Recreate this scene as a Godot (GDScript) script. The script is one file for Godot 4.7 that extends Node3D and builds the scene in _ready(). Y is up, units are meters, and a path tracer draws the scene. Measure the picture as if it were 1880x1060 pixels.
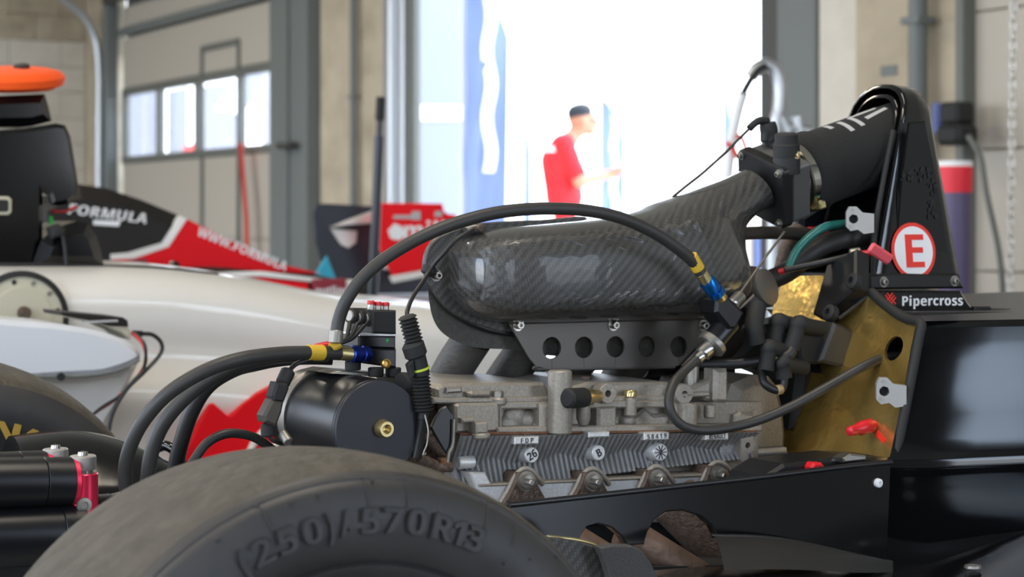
extends Node3D
# A pit garage: a black open-wheel race car with its engine cover off, other race cars behind it, sectional doors and a bright paddock outside.
const FOCAL := 3600.0            # lens focal length in pixels of the 1880 x 1060 frame
const HORIZON := 402.0           # picture row of the horizon
const EYE := Vector3(0, 0.76, 0)

var car_frame := Transform3D(Basis(Vector3.UP, deg_to_rad(29.5)), Vector3(0.0405, 0, -2.574))
var room_frame := Transform3D(Basis(Vector3.UP, -atan2(0.8748, 0.4846)), Vector3(-1.694, 0, -14.7))
var white_frame := Transform3D(Basis(Vector3.UP, deg_to_rad(27.0)), Vector3(-0.98, 0, -4.4))
var red_frame := Transform3D(Basis(Vector3.UP, deg_to_rad(24.0)), Vector3(-1.35, 0, -6.9))
var taken := {}
var M := {}
var cur: Transform3D             # frame that spot() works in

# ---------- placing
func ray(fr: Transform3D, x: float, y: float) -> Array:
	var inv := fr.affine_inverse()
	return [inv * EYE, inv.basis * Vector3((x - 940.0) / FOCAL, (HORIZON - y) / FOCAL, -1)]
func spot(x: float, y: float, l: float) -> Vector3:          # point of the current frame on its plane z = l
	var r := ray(cur, x, y)
	var e: Vector3 = r[0]
	var d: Vector3 = r[1]
	return e + d * ((l - e.z) / d.z)
func hit(x: float, y: float, p0: Vector3, n: Vector3) -> Vector3:
	var r := ray(cur, x, y)
	var e: Vector3 = r[0]
	var d: Vector3 = r[1]
	return e + d * ((p0 - e).dot(n) / d.dot(n))
func far(x: float, y: float, depth: float) -> Vector3:       # world point at a depth in front of the camera
	return EYE + Vector3((x - 940.0) / FOCAL, (HORIZON - y) / FOCAL, -1) * depth
func flat(xy: Array, l: float) -> PackedVector2Array:        # outline on plane z = l
	var o := PackedVector2Array()
	for i in range(0, xy.size(), 2):
		var p := spot(xy[i], xy[i + 1], l)
		o.append(Vector2(p.x, p.y))
	return o
func way(a: Array) -> PackedVector3Array:                    # [x, y, l] triples
	var o := PackedVector3Array()
	for i in range(0, a.size(), 3):
		o.append(spot(a[i], a[i + 1], a[i + 2]))
	return o
func curve(p: PackedVector3Array, n := 8) -> PackedVector3Array:   # Catmull-Rom through the points
	var o := PackedVector3Array()
	for i in p.size() - 1:
		var a := p[maxi(i - 1, 0)]
		var d := p[mini(i + 2, p.size() - 1)]
		for k in n:
			o.append(p[i].cubic_interpolate(p[i + 1], a, d, float(k) / n))
	o.append(p[p.size() - 1])
	return o
func curve2(p: PackedVector2Array, n := 6, closed := true) -> PackedVector2Array:
	var o := PackedVector2Array()
	var m := p.size()
	for i in (m if closed else m - 1):
		var a := p[(i - 1 + m) % m] if closed else p[maxi(i - 1, 0)]
		var b := p[(i + 1) % m]
		var d := p[(i + 2) % m] if closed else p[mini(i + 2, m - 1)]
		for k in n:
			o.append(p[i].cubic_interpolate(b, a, d, float(k) / n))
	if not closed:
		o.append(p[m - 1])
	return o
func towards(at: Vector3, dir: Vector3, up := Vector3.UP) -> Transform3D:   # z along dir
	var z := dir.normalized()
	if absf(z.dot(up)) > 0.98:
		up = Vector3.RIGHT
	var x := up.cross(z).normalized()
	return Transform3D(Basis(x, z.cross(x), z), at)

# ---------- shapes
func begin() -> SurfaceTool:
	var st := SurfaceTool.new()
	st.begin(Mesh.PRIMITIVE_TRIANGLES)
	return st
func tri(st: SurfaceTool, a: Vector3, b: Vector3, c: Vector3) -> void:
	st.add_vertex(a)
	st.add_vertex(c)
	st.add_vertex(b)
func quad(st: SurfaceTool, a: Vector3, b: Vector3, c: Vector3, d: Vector3) -> void:
	tri(st, a, b, c)
	tri(st, a, c, d)
func sharp(st: SurfaceTool) -> void:
	st.set_smooth_group(-1)
func smooth(st: SurfaceTool, g := 1) -> void:
	st.set_smooth_group(g)
func box(st: SurfaceTool, c: Vector3, s: Vector3, b := 0.0, xf := Transform3D.IDENTITY) -> void:
	var h := s / 2
	b = minf(b, minf(h.x, minf(h.y, h.z)) * 0.9)
	sharp(st)
	if b <= 0.0:
		var v := []
		for i in 8:
			v.append(xf * (c + Vector3(h.x if i & 1 else -h.x, h.y if i & 2 else -h.y, h.z if i & 4 else -h.z)))
		for f in [[4, 5, 7, 6], [1, 0, 2, 3], [5, 1, 3, 7], [0, 4, 6, 2], [6, 7, 3, 2], [0, 1, 5, 4]]:
			quad(st, v[f[0]], v[f[1]], v[f[2]], v[f[3]])
		return
	var poly := PackedVector2Array()
	for k in [[1, -1], [1, 1], [-1, 1], [-1, -1]]:
		var sx: float = k[0]
		var sy: float = k[1]
		var p := Vector2(sx * h.x, sy * h.y)
		if sx * sy < 0:
			poly.append(p - Vector2(sx * b, 0))
			poly.append(p - Vector2(0, sy * b))
		else:
			poly.append(p - Vector2(0, sy * b))
			poly.append(p - Vector2(sx * b, 0))
	prism(st, poly, h.z, -h.z, b, xf * Transform3D(Basis(), c))
func inset(p: PackedVector2Array, by: float) -> PackedVector2Array:
	var o := PackedVector2Array()
	var n := p.size()
	for i in n:
		var e1 := (p[i] - p[(i - 1 + n) % n]).normalized()
		var e2 := (p[(i + 1) % n] - p[i]).normalized()
		var n1 := Vector2(-e1.y, e1.x)
		var n2 := Vector2(-e2.y, e2.x)
		var m := (n1 + n2)
		var q := m.dot(n1)
		o.append(p[i] + (m / maxf(q, 0.4)) * by)
	return o
func ccw(p: PackedVector2Array) -> PackedVector2Array:
	if Geometry2D.is_polygon_clockwise(p):
		var a := Array(p)
		a.reverse()
		return PackedVector2Array(a)
	return p
# an outline in x, y with thickness from z1 (far) to z0 (near), chamfered front and back; round > 0 shades the side as one curve
func prism(st: SurfaceTool, poly: PackedVector2Array, z0: float, z1: float, bevel := 0.0, xf := Transform3D.IDENTITY, round_sides := false) -> void:
	poly = ccw(poly)
	# is_polygon_clockwise counts with y up; outlines below run counter-clockwise
	var n := poly.size()
	var rings := []
	if z0 < z1:
		var t := z0
		z0 = z1
		z1 = t
	var ins := poly
	while bevel > 0.0003:                 # a bevel too wide for a narrow outline is halved until it fits
		ins = inset(poly, bevel)
		if Geometry2D.triangulate_polygon(ins).size() == 3 * (n - 2) and not Geometry2D.is_polygon_clockwise(ins) and Geometry2D.clip_polygons(ins, poly).is_empty():
			break
		bevel *= 0.5
	if bevel > 0.0003:
		rings = [[ins, z0], [poly, z0 - bevel], [poly, z1 + bevel], [ins, z1]]
	else:
		rings = [[poly, z0], [poly, z1]]
	for k in rings.size() - 1:
		if round_sides:
			smooth(st, 2 + k)
		else:
			sharp(st)
		var a: PackedVector2Array = rings[k][0]
		var b: PackedVector2Array = rings[k + 1][0]
		for i in n:
			var j := (i + 1) % n
			quad(st, xf * Vector3(a[i].x, a[i].y, rings[k][1]), xf * Vector3(b[i].x, b[i].y, rings[k + 1][1]), xf * Vector3(b[j].x, b[j].y, rings[k + 1][1]), xf * Vector3(a[j].x, a[j].y, rings[k][1]))
	sharp(st)
	for e in [[rings[0], true], [rings[rings.size() - 1], false]]:
		var p: PackedVector2Array = e[0][0]
		var z: float = e[0][1]
		var ix := Geometry2D.triangulate_polygon(p)
		for i in range(0, ix.size(), 3):
			var a := p[ix[i]]
			var b := p[ix[i + 1]]
			var c := p[ix[i + 2]]
			if ((b - a).cross(c - a) > 0) != e[1]:
				var t := b
				b = c
				c = t
			tri(st, xf * Vector3(a.x, a.y, z), xf * Vector3(b.x, b.y, z), xf * Vector3(c.x, c.y, z))
func loft(st: SurfaceTool, rings: Array, g := 1, cap0 := true, cap1 := true) -> void:
	smooth(st, g)
	for k in rings.size() - 1:
		var a: PackedVector3Array = rings[k]
		var b: PackedVector3Array = rings[k + 1]
		var n := a.size()
		for i in n:
			var j := (i + 1) % n
			quad(st, a[i], a[j], b[j], b[i])
	sharp(st)
	for e in [[0, cap0], [rings.size() - 1, cap1]]:
		if not e[1]:
			continue
		var r: PackedVector3Array = rings[e[0]]
		var c := Vector3.ZERO
		for p in r:
			c += p / r.size()
		for i in r.size():
			if e[0] == 0:
				tri(st, c, r[(i + 1) % r.size()], r[i])
			else:
				tri(st, c, r[i], r[(i + 1) % r.size()])
func rings_on(path: PackedVector3Array, radius, seg := 10) -> Array:
	var out := []
	var t := (path[1] - path[0]).normalized()
	var x := t.cross(Vector3.UP if absf(t.y) < 0.9 else Vector3.RIGHT).normalized()
	for i in path.size():
		var d := (path[mini(i + 1, path.size() - 1)] - path[maxi(i - 1, 0)]).normalized()
		x = (x - d * x.dot(d)).normalized()
		var y := d.cross(x)
		var r: float = radius if radius is float else radius[i]
		var ring := PackedVector3Array()
		for k in seg:
			var a := TAU * k / seg
			ring.append(path[i] + (x * cos(a) + y * sin(a)) * r)
		out.append(ring)
	return out
func tube(st: SurfaceTool, path: PackedVector3Array, radius, seg := 10) -> void:
	loft(st, rings_on(path, radius, seg))
# turned shape about z of xf; profile of [z, radius]
func turned(st: SurfaceTool, xf: Transform3D, prof: Array, seg := 20) -> void:
	var g := 1
	for k in prof.size() - 1:
		if k > 0:
			var u := Vector2(prof[k][0] - prof[k - 1][0], prof[k][1] - prof[k - 1][1])
			var v := Vector2(prof[k + 1][0] - prof[k][0], prof[k + 1][1] - prof[k][1])
			if absf(u.angle_to(v)) > 0.7:
				g += 1
		smooth(st, g)
		for i in seg:
			var a := TAU * i / seg
			var b := TAU * (i + 1) / seg
			var p := func(q: Array, t: float) -> Vector3: return xf * Vector3(q[1] * cos(t), q[1] * sin(t), q[0])
			var q0: Array = prof[k]
			var q1: Array = prof[k + 1]
			if q0[1] > 1e-6:
				tri(st, p.call(q0, a), p.call(q0, b), p.call(q1, b))
			if q1[1] > 1e-6:
				tri(st, p.call(q0, a), p.call(q1, b), p.call(q1, a))
func rod(st: SurfaceTool, a: Vector3, b: Vector3, r: float, seg := 14, ch := 0.0) -> void:
	var l := (b - a).length()
	turned(st, towards(a, b - a), [[0.0, 0.0], [0.0, r - ch], [ch, r], [l - ch, r], [l, r - ch], [l, 0.0]] if ch > 0 else [[0.0, 0.0], [0.0, r], [l, r], [l, 0.0]], seg)
func hexa(st: SurfaceTool, at: Vector3, dir: Vector3, r: float, h: float) -> void:
	turned(st, towards(at, dir), [[0.0, 0.0], [0.0, r], [h * 0.8, r], [h, r * 0.85], [h, 0.0]], 6)
# a socket-head cap screw on a washer
func screw(st: SurfaceTool, at: Vector3, dir: Vector3, r: float, h: float) -> void:
	turned(st, towards(at, dir), [[0.0, 0.0], [0.0, r * 1.55], [h * 0.2, r * 1.55], [h * 0.2, r], [h * 0.9, r], [h, r * 0.85], [h, r * 0.5], [h * 0.5, r * 0.45], [h * 0.5, 0.0]], 14)
func sheet(st: SurfaceTool, f: Callable, nu: int, nv: int, g := 1) -> void:   # f(u, v) -> Vector3, u and v from 0 to 1
	smooth(st, g)
	var grid := []
	for i in nu + 1:
		var row := PackedVector3Array()
		for j in nv + 1:
			row.append(f.call(float(i) / nu, float(j) / nv))
		grid.append(row)
	for i in nu:
		for j in nv:
			quad(st, grid[i][j], grid[i + 1][j], grid[i + 1][j + 1], grid[i][j + 1])
func disc2(c: Vector2, r: float, n := 24, ry := -1.0) -> PackedVector2Array:
	var o := PackedVector2Array()
	for i in n:
		o.append(c + Vector2(r * cos(TAU * i / n), (r if ry < 0 else ry) * sin(TAU * i / n)))
	return o
func round_rect(c: Vector2, s: Vector2, r: float, n := 5) -> PackedVector2Array:
	var o := PackedVector2Array()
	for k in 4:
		var q := Vector2([1, -1, -1, 1][k] * (s.x / 2 - r), [1, 1, -1, -1][k] * (s.y / 2 - r))
		for i in n + 1:
			var a := PI / 2 * (k + float(i) / n)
			o.append(c + q + Vector2(cos(a), sin(a)) * r)
	return o

# ---------- nodes
func numbered(called: String) -> String:
	var n: int = taken.get(called, 0)
	taken[called] = n + 1
	return called if n == 0 else "%s_%03d" % [called, n]
func thing(called: String, label: String, category: String, frame := Transform3D.IDENTITY, group := "") -> Node3D:
	var o := Node3D.new()
	o.name = numbered(called)
	o.transform = frame
	add_child(o)
	tag(o, label, category, group)
	return o
func tag(o: Node, label: String, category := "", group := "", kind := "") -> void:
	if label: o.set_meta("label", label)
	if category: o.set_meta("category", category)
	if group: o.set_meta("group", group)
	if kind: o.set_meta("kind", kind)
func put(called: String, st: SurfaceTool, m: Material, parent: Node = self, label := "") -> MeshInstance3D:
	st.generate_normals()
	return place(called, st.commit(), m, parent, label)
func place(called: String, mesh: Mesh, m: Material, parent: Node = self, label := "") -> MeshInstance3D:
	var o := MeshInstance3D.new()
	o.name = numbered(called) if parent == self else called
	o.mesh = mesh
	o.material_override = m
	o.cast_shadow = GeometryInstance3D.SHADOW_CASTING_SETTING_ON
	parent.add_child(o, true)
	if label: o.set_meta("label", label)
	return o
func group(called: String, parent: Node, label := "") -> Node3D:
	var o := Node3D.new()
	o.name = called
	parent.add_child(o, true)
	if label: o.set_meta("label", label)
	return o
func struct(called: String, st: SurfaceTool, m: Material, frame := Transform3D.IDENTITY) -> MeshInstance3D:
	var o := put(called, st, m)
	o.transform = frame
	o.set_meta("kind", "structure")
	return o
func words(called: String, text: String, height: float, m: Material, parent: Node, xf: Transform3D, wide := 1.0, depth := 0.0006, serif := "Droid Sans", bold := true, align := HORIZONTAL_ALIGNMENT_CENTER) -> MeshInstance3D:
	var t := TextMesh.new()
	var f := SystemFont.new()
	f.font_names = PackedStringArray([serif])
	f.font_weight = 700 if bold else 400
	t.font = f
	t.text = text
	t.font_size = 64
	t.pixel_size = height / 46.0
	t.depth = depth
	t.curve_step = 1.0
	t.horizontal_alignment = align
	var o := place(called, t, m, parent)
	o.transform = xf * Transform3D(Basis.from_scale(Vector3(wide, 1, 1)), Vector3.ZERO)
	return o

# ---------- materials (colours are linear base colours)
func lin(r: float, g: float, b: float, a := 1.0) -> Color:
	var c := Color(r, g, b).linear_to_srgb()
	c.a = a
	return c
func mat(called: String, c: Color, rough := 0.6, metal := 0.0, coat := 0.0) -> StandardMaterial3D:
	var m := StandardMaterial3D.new()
	m.resource_name = called
	m.albedo_color = c
	m.roughness = rough
	m.metallic = metal
	if coat > 0.0:
		m.clearcoat_enabled = true
		m.clearcoat = coat
		m.clearcoat_roughness = 0.04
	M[called] = m
	return m
func noise_tex(seed_: int, freq: float, lo: Color, hi: Color, octaves := 4, size := 256, kind := FastNoiseLite.TYPE_SIMPLEX_SMOOTH) -> NoiseTexture2D:
	var n := FastNoiseLite.new()
	n.seed = seed_
	n.noise_type = kind
	n.frequency = freq
	n.fractal_octaves = octaves
	var t := NoiseTexture2D.new()
	t.width = size
	t.height = size
	t.seamless = true
	t.noise = n
	var g := Gradient.new()
	g.set_color(0, lo)
	g.set_color(1, hi)
	t.color_ramp = g
	return t
# grain: colour varies between lo and hi over patches of the given size in metres; bump gives it a fine relief
func grainy(m: StandardMaterial3D, seed_: int, freq: float, lo: Color, hi: Color, tile: float, bump := 0.0, world := false) -> void:
	m.albedo_color = Color.WHITE
	m.albedo_texture = noise_tex(seed_, freq, lo, hi)
	m.uv1_triplanar = true
	m.uv1_world_triplanar = world
	m.uv1_scale = Vector3.ONE / tile
	if bump > 0.0:
		var n := FastNoiseLite.new()
		n.seed = seed_ + 7
		n.frequency = freq * 1.7
		var t := NoiseTexture2D.new()
		t.width = 256
		t.height = 256
		t.seamless = true
		t.as_normal_map = true
		t.bump_strength = 6.0
		t.noise = n
		m.normal_enabled = true
		m.normal_texture = t
		m.normal_scale = bump
func set_camera_and_light() -> void:
	var cam := Camera3D.new()
	cam.name = "camera"
	cam.position = EYE
	cam.near = 0.05
	cam.far = 400.0
	var at := CameraAttributesPhysical.new()
	at.frustum_focal_length = 69.0
	at.frustum_focus_distance = 2.3
	at.frustum_near = 0.05
	at.frustum_far = 400.0
	at.exposure_aperture = 7.5
	cam.attributes = at
	cam.projection = Camera3D.PROJECTION_FRUSTUM      # a level camera whose lens is shifted down, so that uprights stay upright
	cam.size = 1060.0 / FOCAL * cam.near
	cam.frustum_offset = Vector2(0, (HORIZON - 530.0) / FOCAL * cam.near)
	add_child(cam)
	cam.current = true
	var we := WorldEnvironment.new()
	we.name = "environment"
	var env := Environment.new()
	env.background_mode = Environment.BG_SKY
	var sky := ProceduralSkyMaterial.new()
	sky.sky_top_color = Color(0.80, 0.89, 1.0)
	sky.sky_horizon_color = Color(0.97, 0.98, 1.0)
	sky.ground_horizon_color = Color(0.9, 0.9, 0.88)
	sky.ground_bottom_color = Color(0.7, 0.7, 0.68)
	sky.sky_energy_multiplier = 2.3
	sky.ground_energy_multiplier = 1.5
	sky.sun_angle_max = 1.0
	env.sky = Sky.new()
	env.sky.sky_material = sky
	env.tonemap_mode = Environment.TONE_MAPPER_LINEAR
	env.tonemap_exposure = 1.0
	env.sdfgi_enabled = true
	env.ssao_enabled = true
	env.ssil_enabled = true
	we.environment = env
	add_child(we)
	var sun := DirectionalLight3D.new()
	sun.name = "sun"
	sun.light_color = Color(1.0, 0.96, 0.9)
	sun.light_energy = 3.2
	sun.light_angular_distance = 0.53
	sun.shadow_enabled = true
	sun.look_at_from_position(Vector3.ZERO, Vector3(-0.45, -1.0, 0.55) , Vector3.FORWARD)
	add_child(sun)

func make_materials() -> void:
	mat("white_paint_wall", Color.WHITE, 0.75)
	grainy(M.white_paint_wall, 3, 0.02, lin(0.56, 0.52, 0.45), lin(0.66, 0.62, 0.54), 1.2, 0.25, true)
	mat("wall_dark", lin(0.16, 0.155, 0.145), 0.8)
	mat("concrete", Color.WHITE, 0.9)
	grainy(M.concrete, 5, 0.015, lin(0.34, 0.285, 0.205), lin(0.54, 0.465, 0.35), 1.6, 0.5, true)
	mat("door_cream", lin(0.45, 0.41, 0.345), 0.55)
	mat("frame_grey", lin(0.13, 0.135, 0.12), 0.5)
	mat("steel_green_grey", lin(0.14, 0.155, 0.15), 0.5)
	mat("dark_steel", lin(0.05, 0.05, 0.045), 0.5)
	mat("zinc", lin(0.5, 0.52, 0.54), 0.35, 0.8)
	mat("floor_grey", Color.WHITE, 0.35)
	grainy(M.floor_grey, 8, 0.02, lin(0.16, 0.16, 0.155), lin(0.22, 0.215, 0.20), 2.0, 0.1, true)
	mat("paddock", Color.WHITE, 0.9)
	grainy(M.paddock, 9, 0.03, lin(0.50, 0.49, 0.46), lin(0.58, 0.57, 0.54), 3.0, 0.2, true)
	mat("ceiling_paint", lin(0.34, 0.33, 0.29), 0.8)
	mat("pane", lin(0.9, 0.95, 1.0, 0.12), 0.02)
	M.pane.transparency = BaseMaterial3D.TRANSPARENCY_ALPHA
	mat("lamp_white", lin(0.8, 0.8, 0.8), 0.5)
	M.lamp_white.emission_enabled = true
	M.lamp_white.emission = Color(1, 0.97, 0.92)
	M.lamp_white.emission_energy_multiplier = 3.0
	# the black car
	mat("tyre", Color.WHITE, 0.5)
	grainy(M.tyre, 11, 0.012, lin(0.024, 0.023, 0.024), lin(0.046, 0.043, 0.042), 0.35, 0.12)
	mat("tread", Color.WHITE, 0.85)
	grainy(M.tread, 12, 0.03, lin(0.045, 0.038, 0.029), lin(0.095, 0.080, 0.060), 0.3, 0.5)
	mat("lettering_rubber", lin(0.012, 0.012, 0.012), 0.6)
	mat("gloss_black", lin(0.004, 0.004, 0.0045), 0.14, 0.0, 1.0)
	M.gloss_black.clearcoat_roughness = 0.12
	M.gloss_black.metallic_specular = 0.2
	mat("duct_black", lin(0.022, 0.021, 0.02), 0.42)
	mat("satin_black", lin(0.010, 0.010, 0.011), 0.34)
	mat("matt_black", lin(0.012, 0.012, 0.012), 0.7)
	mat("foam_black", Color.WHITE, 0.95)
	grainy(M.foam_black, 13, 0.2, lin(0.008, 0.008, 0.008), lin(0.02, 0.02, 0.02), 0.12, 0.6)
	mat("hose_rubber", lin(0.030, 0.028, 0.026), 0.5)
	mat("cable_black", lin(0.014, 0.014, 0.014), 0.45)
	mat("anodised_black", lin(0.012, 0.012, 0.014), 0.32, 0.3)
	mat("anodised_red", lin(0.80, 0.03, 0.09), 0.30, 0.45)
	mat("anodised_blue", lin(0.01, 0.14, 0.45), 0.25, 0.8)
	mat("anodised_navy", lin(0.01, 0.03, 0.22), 0.3, 0.8)
	mat("steel", lin(0.45, 0.43, 0.40), 0.3, 0.95)
	mat("dull_steel", lin(0.30, 0.28, 0.25), 0.45, 0.85)
	mat("yellow_zinc", lin(0.62, 0.50, 0.24), 0.3, 0.9)
	mat("brass_fitting", lin(0.6, 0.38, 0.12), 0.3, 0.9)
	mat("cast_alloy", Color.WHITE, 0.5, 0.45)
	grainy(M.cast_alloy, 21, 0.05, lin(0.25, 0.225, 0.19), lin(0.38, 0.345, 0.295), 0.07, 0.12)
	mat("bright_alloy", Color.WHITE, 0.45, 0.5)
	grainy(M.bright_alloy, 22, 0.05, lin(0.56, 0.55, 0.54), lin(0.72, 0.71, 0.70), 0.06, 0.12)
	mat("blackened_alloy", Color.WHITE, 0.6, 0.3)
	grainy(M.blackened_alloy, 23, 0.04, lin(0.24, 0.235, 0.23), lin(0.34, 0.335, 0.33), 0.06, 0.1)
	mat("rust", Color.WHITE, 0.9)
	grainy(M.rust, 24, 0.1, lin(0.11, 0.045, 0.02), lin(0.30, 0.15, 0.08), 0.06, 0.8)
	mat("rusty_steel", Color.WHITE, 0.65, 0.3)
	grainy(M.rusty_steel, 25, 0.05, lin(0.05, 0.033, 0.025), lin(0.20, 0.14, 0.105), 0.12, 0.5)
	mat("gold_foil", Color.WHITE, 0.24, 0.85)
	grainy(M.gold_foil, 26, 0.008, lin(0.45, 0.27, 0.055), lin(0.80, 0.56, 0.19), 0.3, 0.35)
	mat("plate_grey", lin(0.11, 0.10, 0.092), 0.42, 0.5)
	mat("tape_yellow", Color.WHITE, 0.45)
	grainy(M.tape_yellow, 27, 0.06, lin(0.55, 0.33, 0.02), lin(0.75, 0.50, 0.04), 0.03)
	mat("tape_tan", lin(0.40, 0.27, 0.12), 0.6)
	mat("red_plastic", lin(0.60, 0.012, 0.02), 0.35)
	mat("red_clear", lin(0.75, 0.10, 0.12), 0.3)
	mat("button_red", lin(0.6, 0.02, 0.03), 0.3)
	mat("green_hose", lin(0.01, 0.13, 0.11), 0.35)
	mat("lime", lin(0.5, 0.62, 0.04), 0.5)
	mat("sticker_white", lin(0.85, 0.85, 0.85), 0.35)
	mat("sticker_red", lin(0.80, 0.035, 0.02), 0.35)
	mat("silver_print", lin(0.42, 0.42, 0.42), 0.6)
	mat("braided", Color.WHITE, 0.5, 0.5)
	grainy(M.braided, 28, 0.25, lin(0.07, 0.06, 0.05), lin(0.20, 0.17, 0.14), 0.04, 0.8)
	mat("header_steel", Color.WHITE, 0.5, 0.6)
	grainy(M.header_steel, 29, 0.03, lin(0.16, 0.10, 0.075), lin(0.30, 0.21, 0.16), 0.2, 0.3)
	# woven carbon: a two-by-two twill of two tow directions
	var im := Image.create(32, 32, false, Image.FORMAT_RGB8)
	for y in 32:
		for x in 32:
			var cx := x / 8
			var cy := y / 8
			var warp := ((cx + cy) % 4) < 2
			var e := (x % 8 if warp else y % 8)
			var v := (0.075 if warp else 0.040) * (0.55 if e == 0 or e == 7 else 1.0)
			im.set_pixel(x, y, lin(v * 1.05, v, v * 0.94))
	var weave := ImageTexture.create_from_image(im)
	mat("carbon", Color.WHITE, 0.25, 0.0, 1.0)
	M.carbon.albedo_texture = weave
	M.carbon.uv1_triplanar = true
	M.carbon.uv1_scale = Vector3.ONE / 0.0135
	mat("carbon_dull", Color.WHITE, 0.5, 0.0, 0.0)
	M.carbon_dull.albedo_texture = weave
	M.carbon_dull.uv1_triplanar = true
	M.carbon_dull.uv1_scale = Vector3.ONE / 0.0135
	mat("carbon_patch", Color.WHITE, 0.46, 0.0, 0.25)
	M.carbon_patch.albedo_texture = weave
	M.carbon_patch.uv1_triplanar = true
	M.carbon_patch.uv1_scale = Vector3.ONE / 0.0135
	mat("carbon_worn", Color(1.0, 1.0, 1.0), 0.6)
	grainy(M.carbon_worn, 33, 0.09, lin(0.03, 0.028, 0.027), lin(0.11, 0.10, 0.10), 0.05, 0.6)
	mat("throttle_alloy", lin(0.16, 0.155, 0.15), 0.42, 0.6)
	mat("polished", lin(0.78, 0.74, 0.66), 0.12, 1.0)
	mat("polished_cast", lin(0.36, 0.35, 0.33), 0.5, 0.5)
	mat("knurled", Color.WHITE, 0.45, 0.7)
	grainy(M.knurled, 34, 0.25, lin(0.25, 0.24, 0.23), lin(0.6, 0.58, 0.55), 0.03, 0.8)
	mat("satin_navy", lin(0.016, 0.017, 0.022), 0.42, 0.2)
	mat("plastic_grey", lin(0.045, 0.043, 0.042), 0.45)
	mat("plastic_brown", lin(0.05, 0.04, 0.03), 0.5)
	mat("plenum_black", Color.WHITE, 0.6)
	grainy(M.plenum_black, 31, 0.06, lin(0.045, 0.041, 0.036), lin(0.075, 0.068, 0.060), 0.2, 0.2)
	# other cars and things
	mat("white_body", lin(0.74, 0.71, 0.66), 0.28, 0.0, 0.5)
	mat("white_pod", lin(0.66, 0.68, 0.72), 0.4)
	mat("red_body", lin(0.78, 0.003, 0.010), 0.45)
	M.red_body.metallic_specular = 0.3
	mat("maroon", lin(0.25, 0.01, 0.025), 0.5)
	mat("navy", lin(0.008, 0.012, 0.022), 0.35)
	mat("charcoal_body", lin(0.020, 0.017, 0.015), 0.45)
	M.charcoal_body.metallic_specular = 0.3
	mat("orange_cover", lin(1.0, 0.10, 0.004), 0.8)
	mat("red_rope", lin(0.55, 0.05, 0.03), 0.8)
	mat("turquoise", lin(0.02, 0.35, 0.5), 0.5)
	mat("beige_plastic", lin(0.5, 0.47, 0.36), 0.5)
	mat("purple_drum", lin(0.085, 0.065, 0.14), 0.4)
	mat("drum_red", lin(0.75, 0.01, 0.03), 0.4)
	mat("chain_zinc", lin(0.62, 0.60, 0.56), 0.35, 0.6)
	mat("flag_blue", lin(0.13, 0.17, 0.38), 0.7)
	M.flag_blue.backlight_enabled = true
	M.flag_blue.backlight = Color(0.30, 0.35, 0.58)
	mat("flag_white", lin(0.8, 0.8, 0.8), 0.7)
	mat("trailer_white", lin(0.26, 0.275, 0.31), 0.5)
	mat("awning_grey", lin(0.30, 0.30, 0.36), 0.7)
	mat("skin", lin(0.55, 0.27, 0.17), 0.5)
	mat("shirt_red", lin(0.70, 0.012, 0.02), 0.8)
	mat("cap_black", lin(0.02, 0.022, 0.028), 0.8)
	mat("trousers", lin(0.45, 0.02, 0.03), 0.85)
	mat("paper_white", lin(0.85, 0.85, 0.85), 0.6)
	mat("yellow_ink", lin(0.42, 0.26, 0.04), 0.7)
	mat("green_plastic", lin(0.01, 0.35, 0.05), 0.5)
func along(px: float) -> float:          # where a picture column meets the door wall, in metres along it
	var k := (px - 940.0) / FOCAL
	return (1.694 + 14.7 * k) / (0.4846 + 0.8748 * k)
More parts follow.
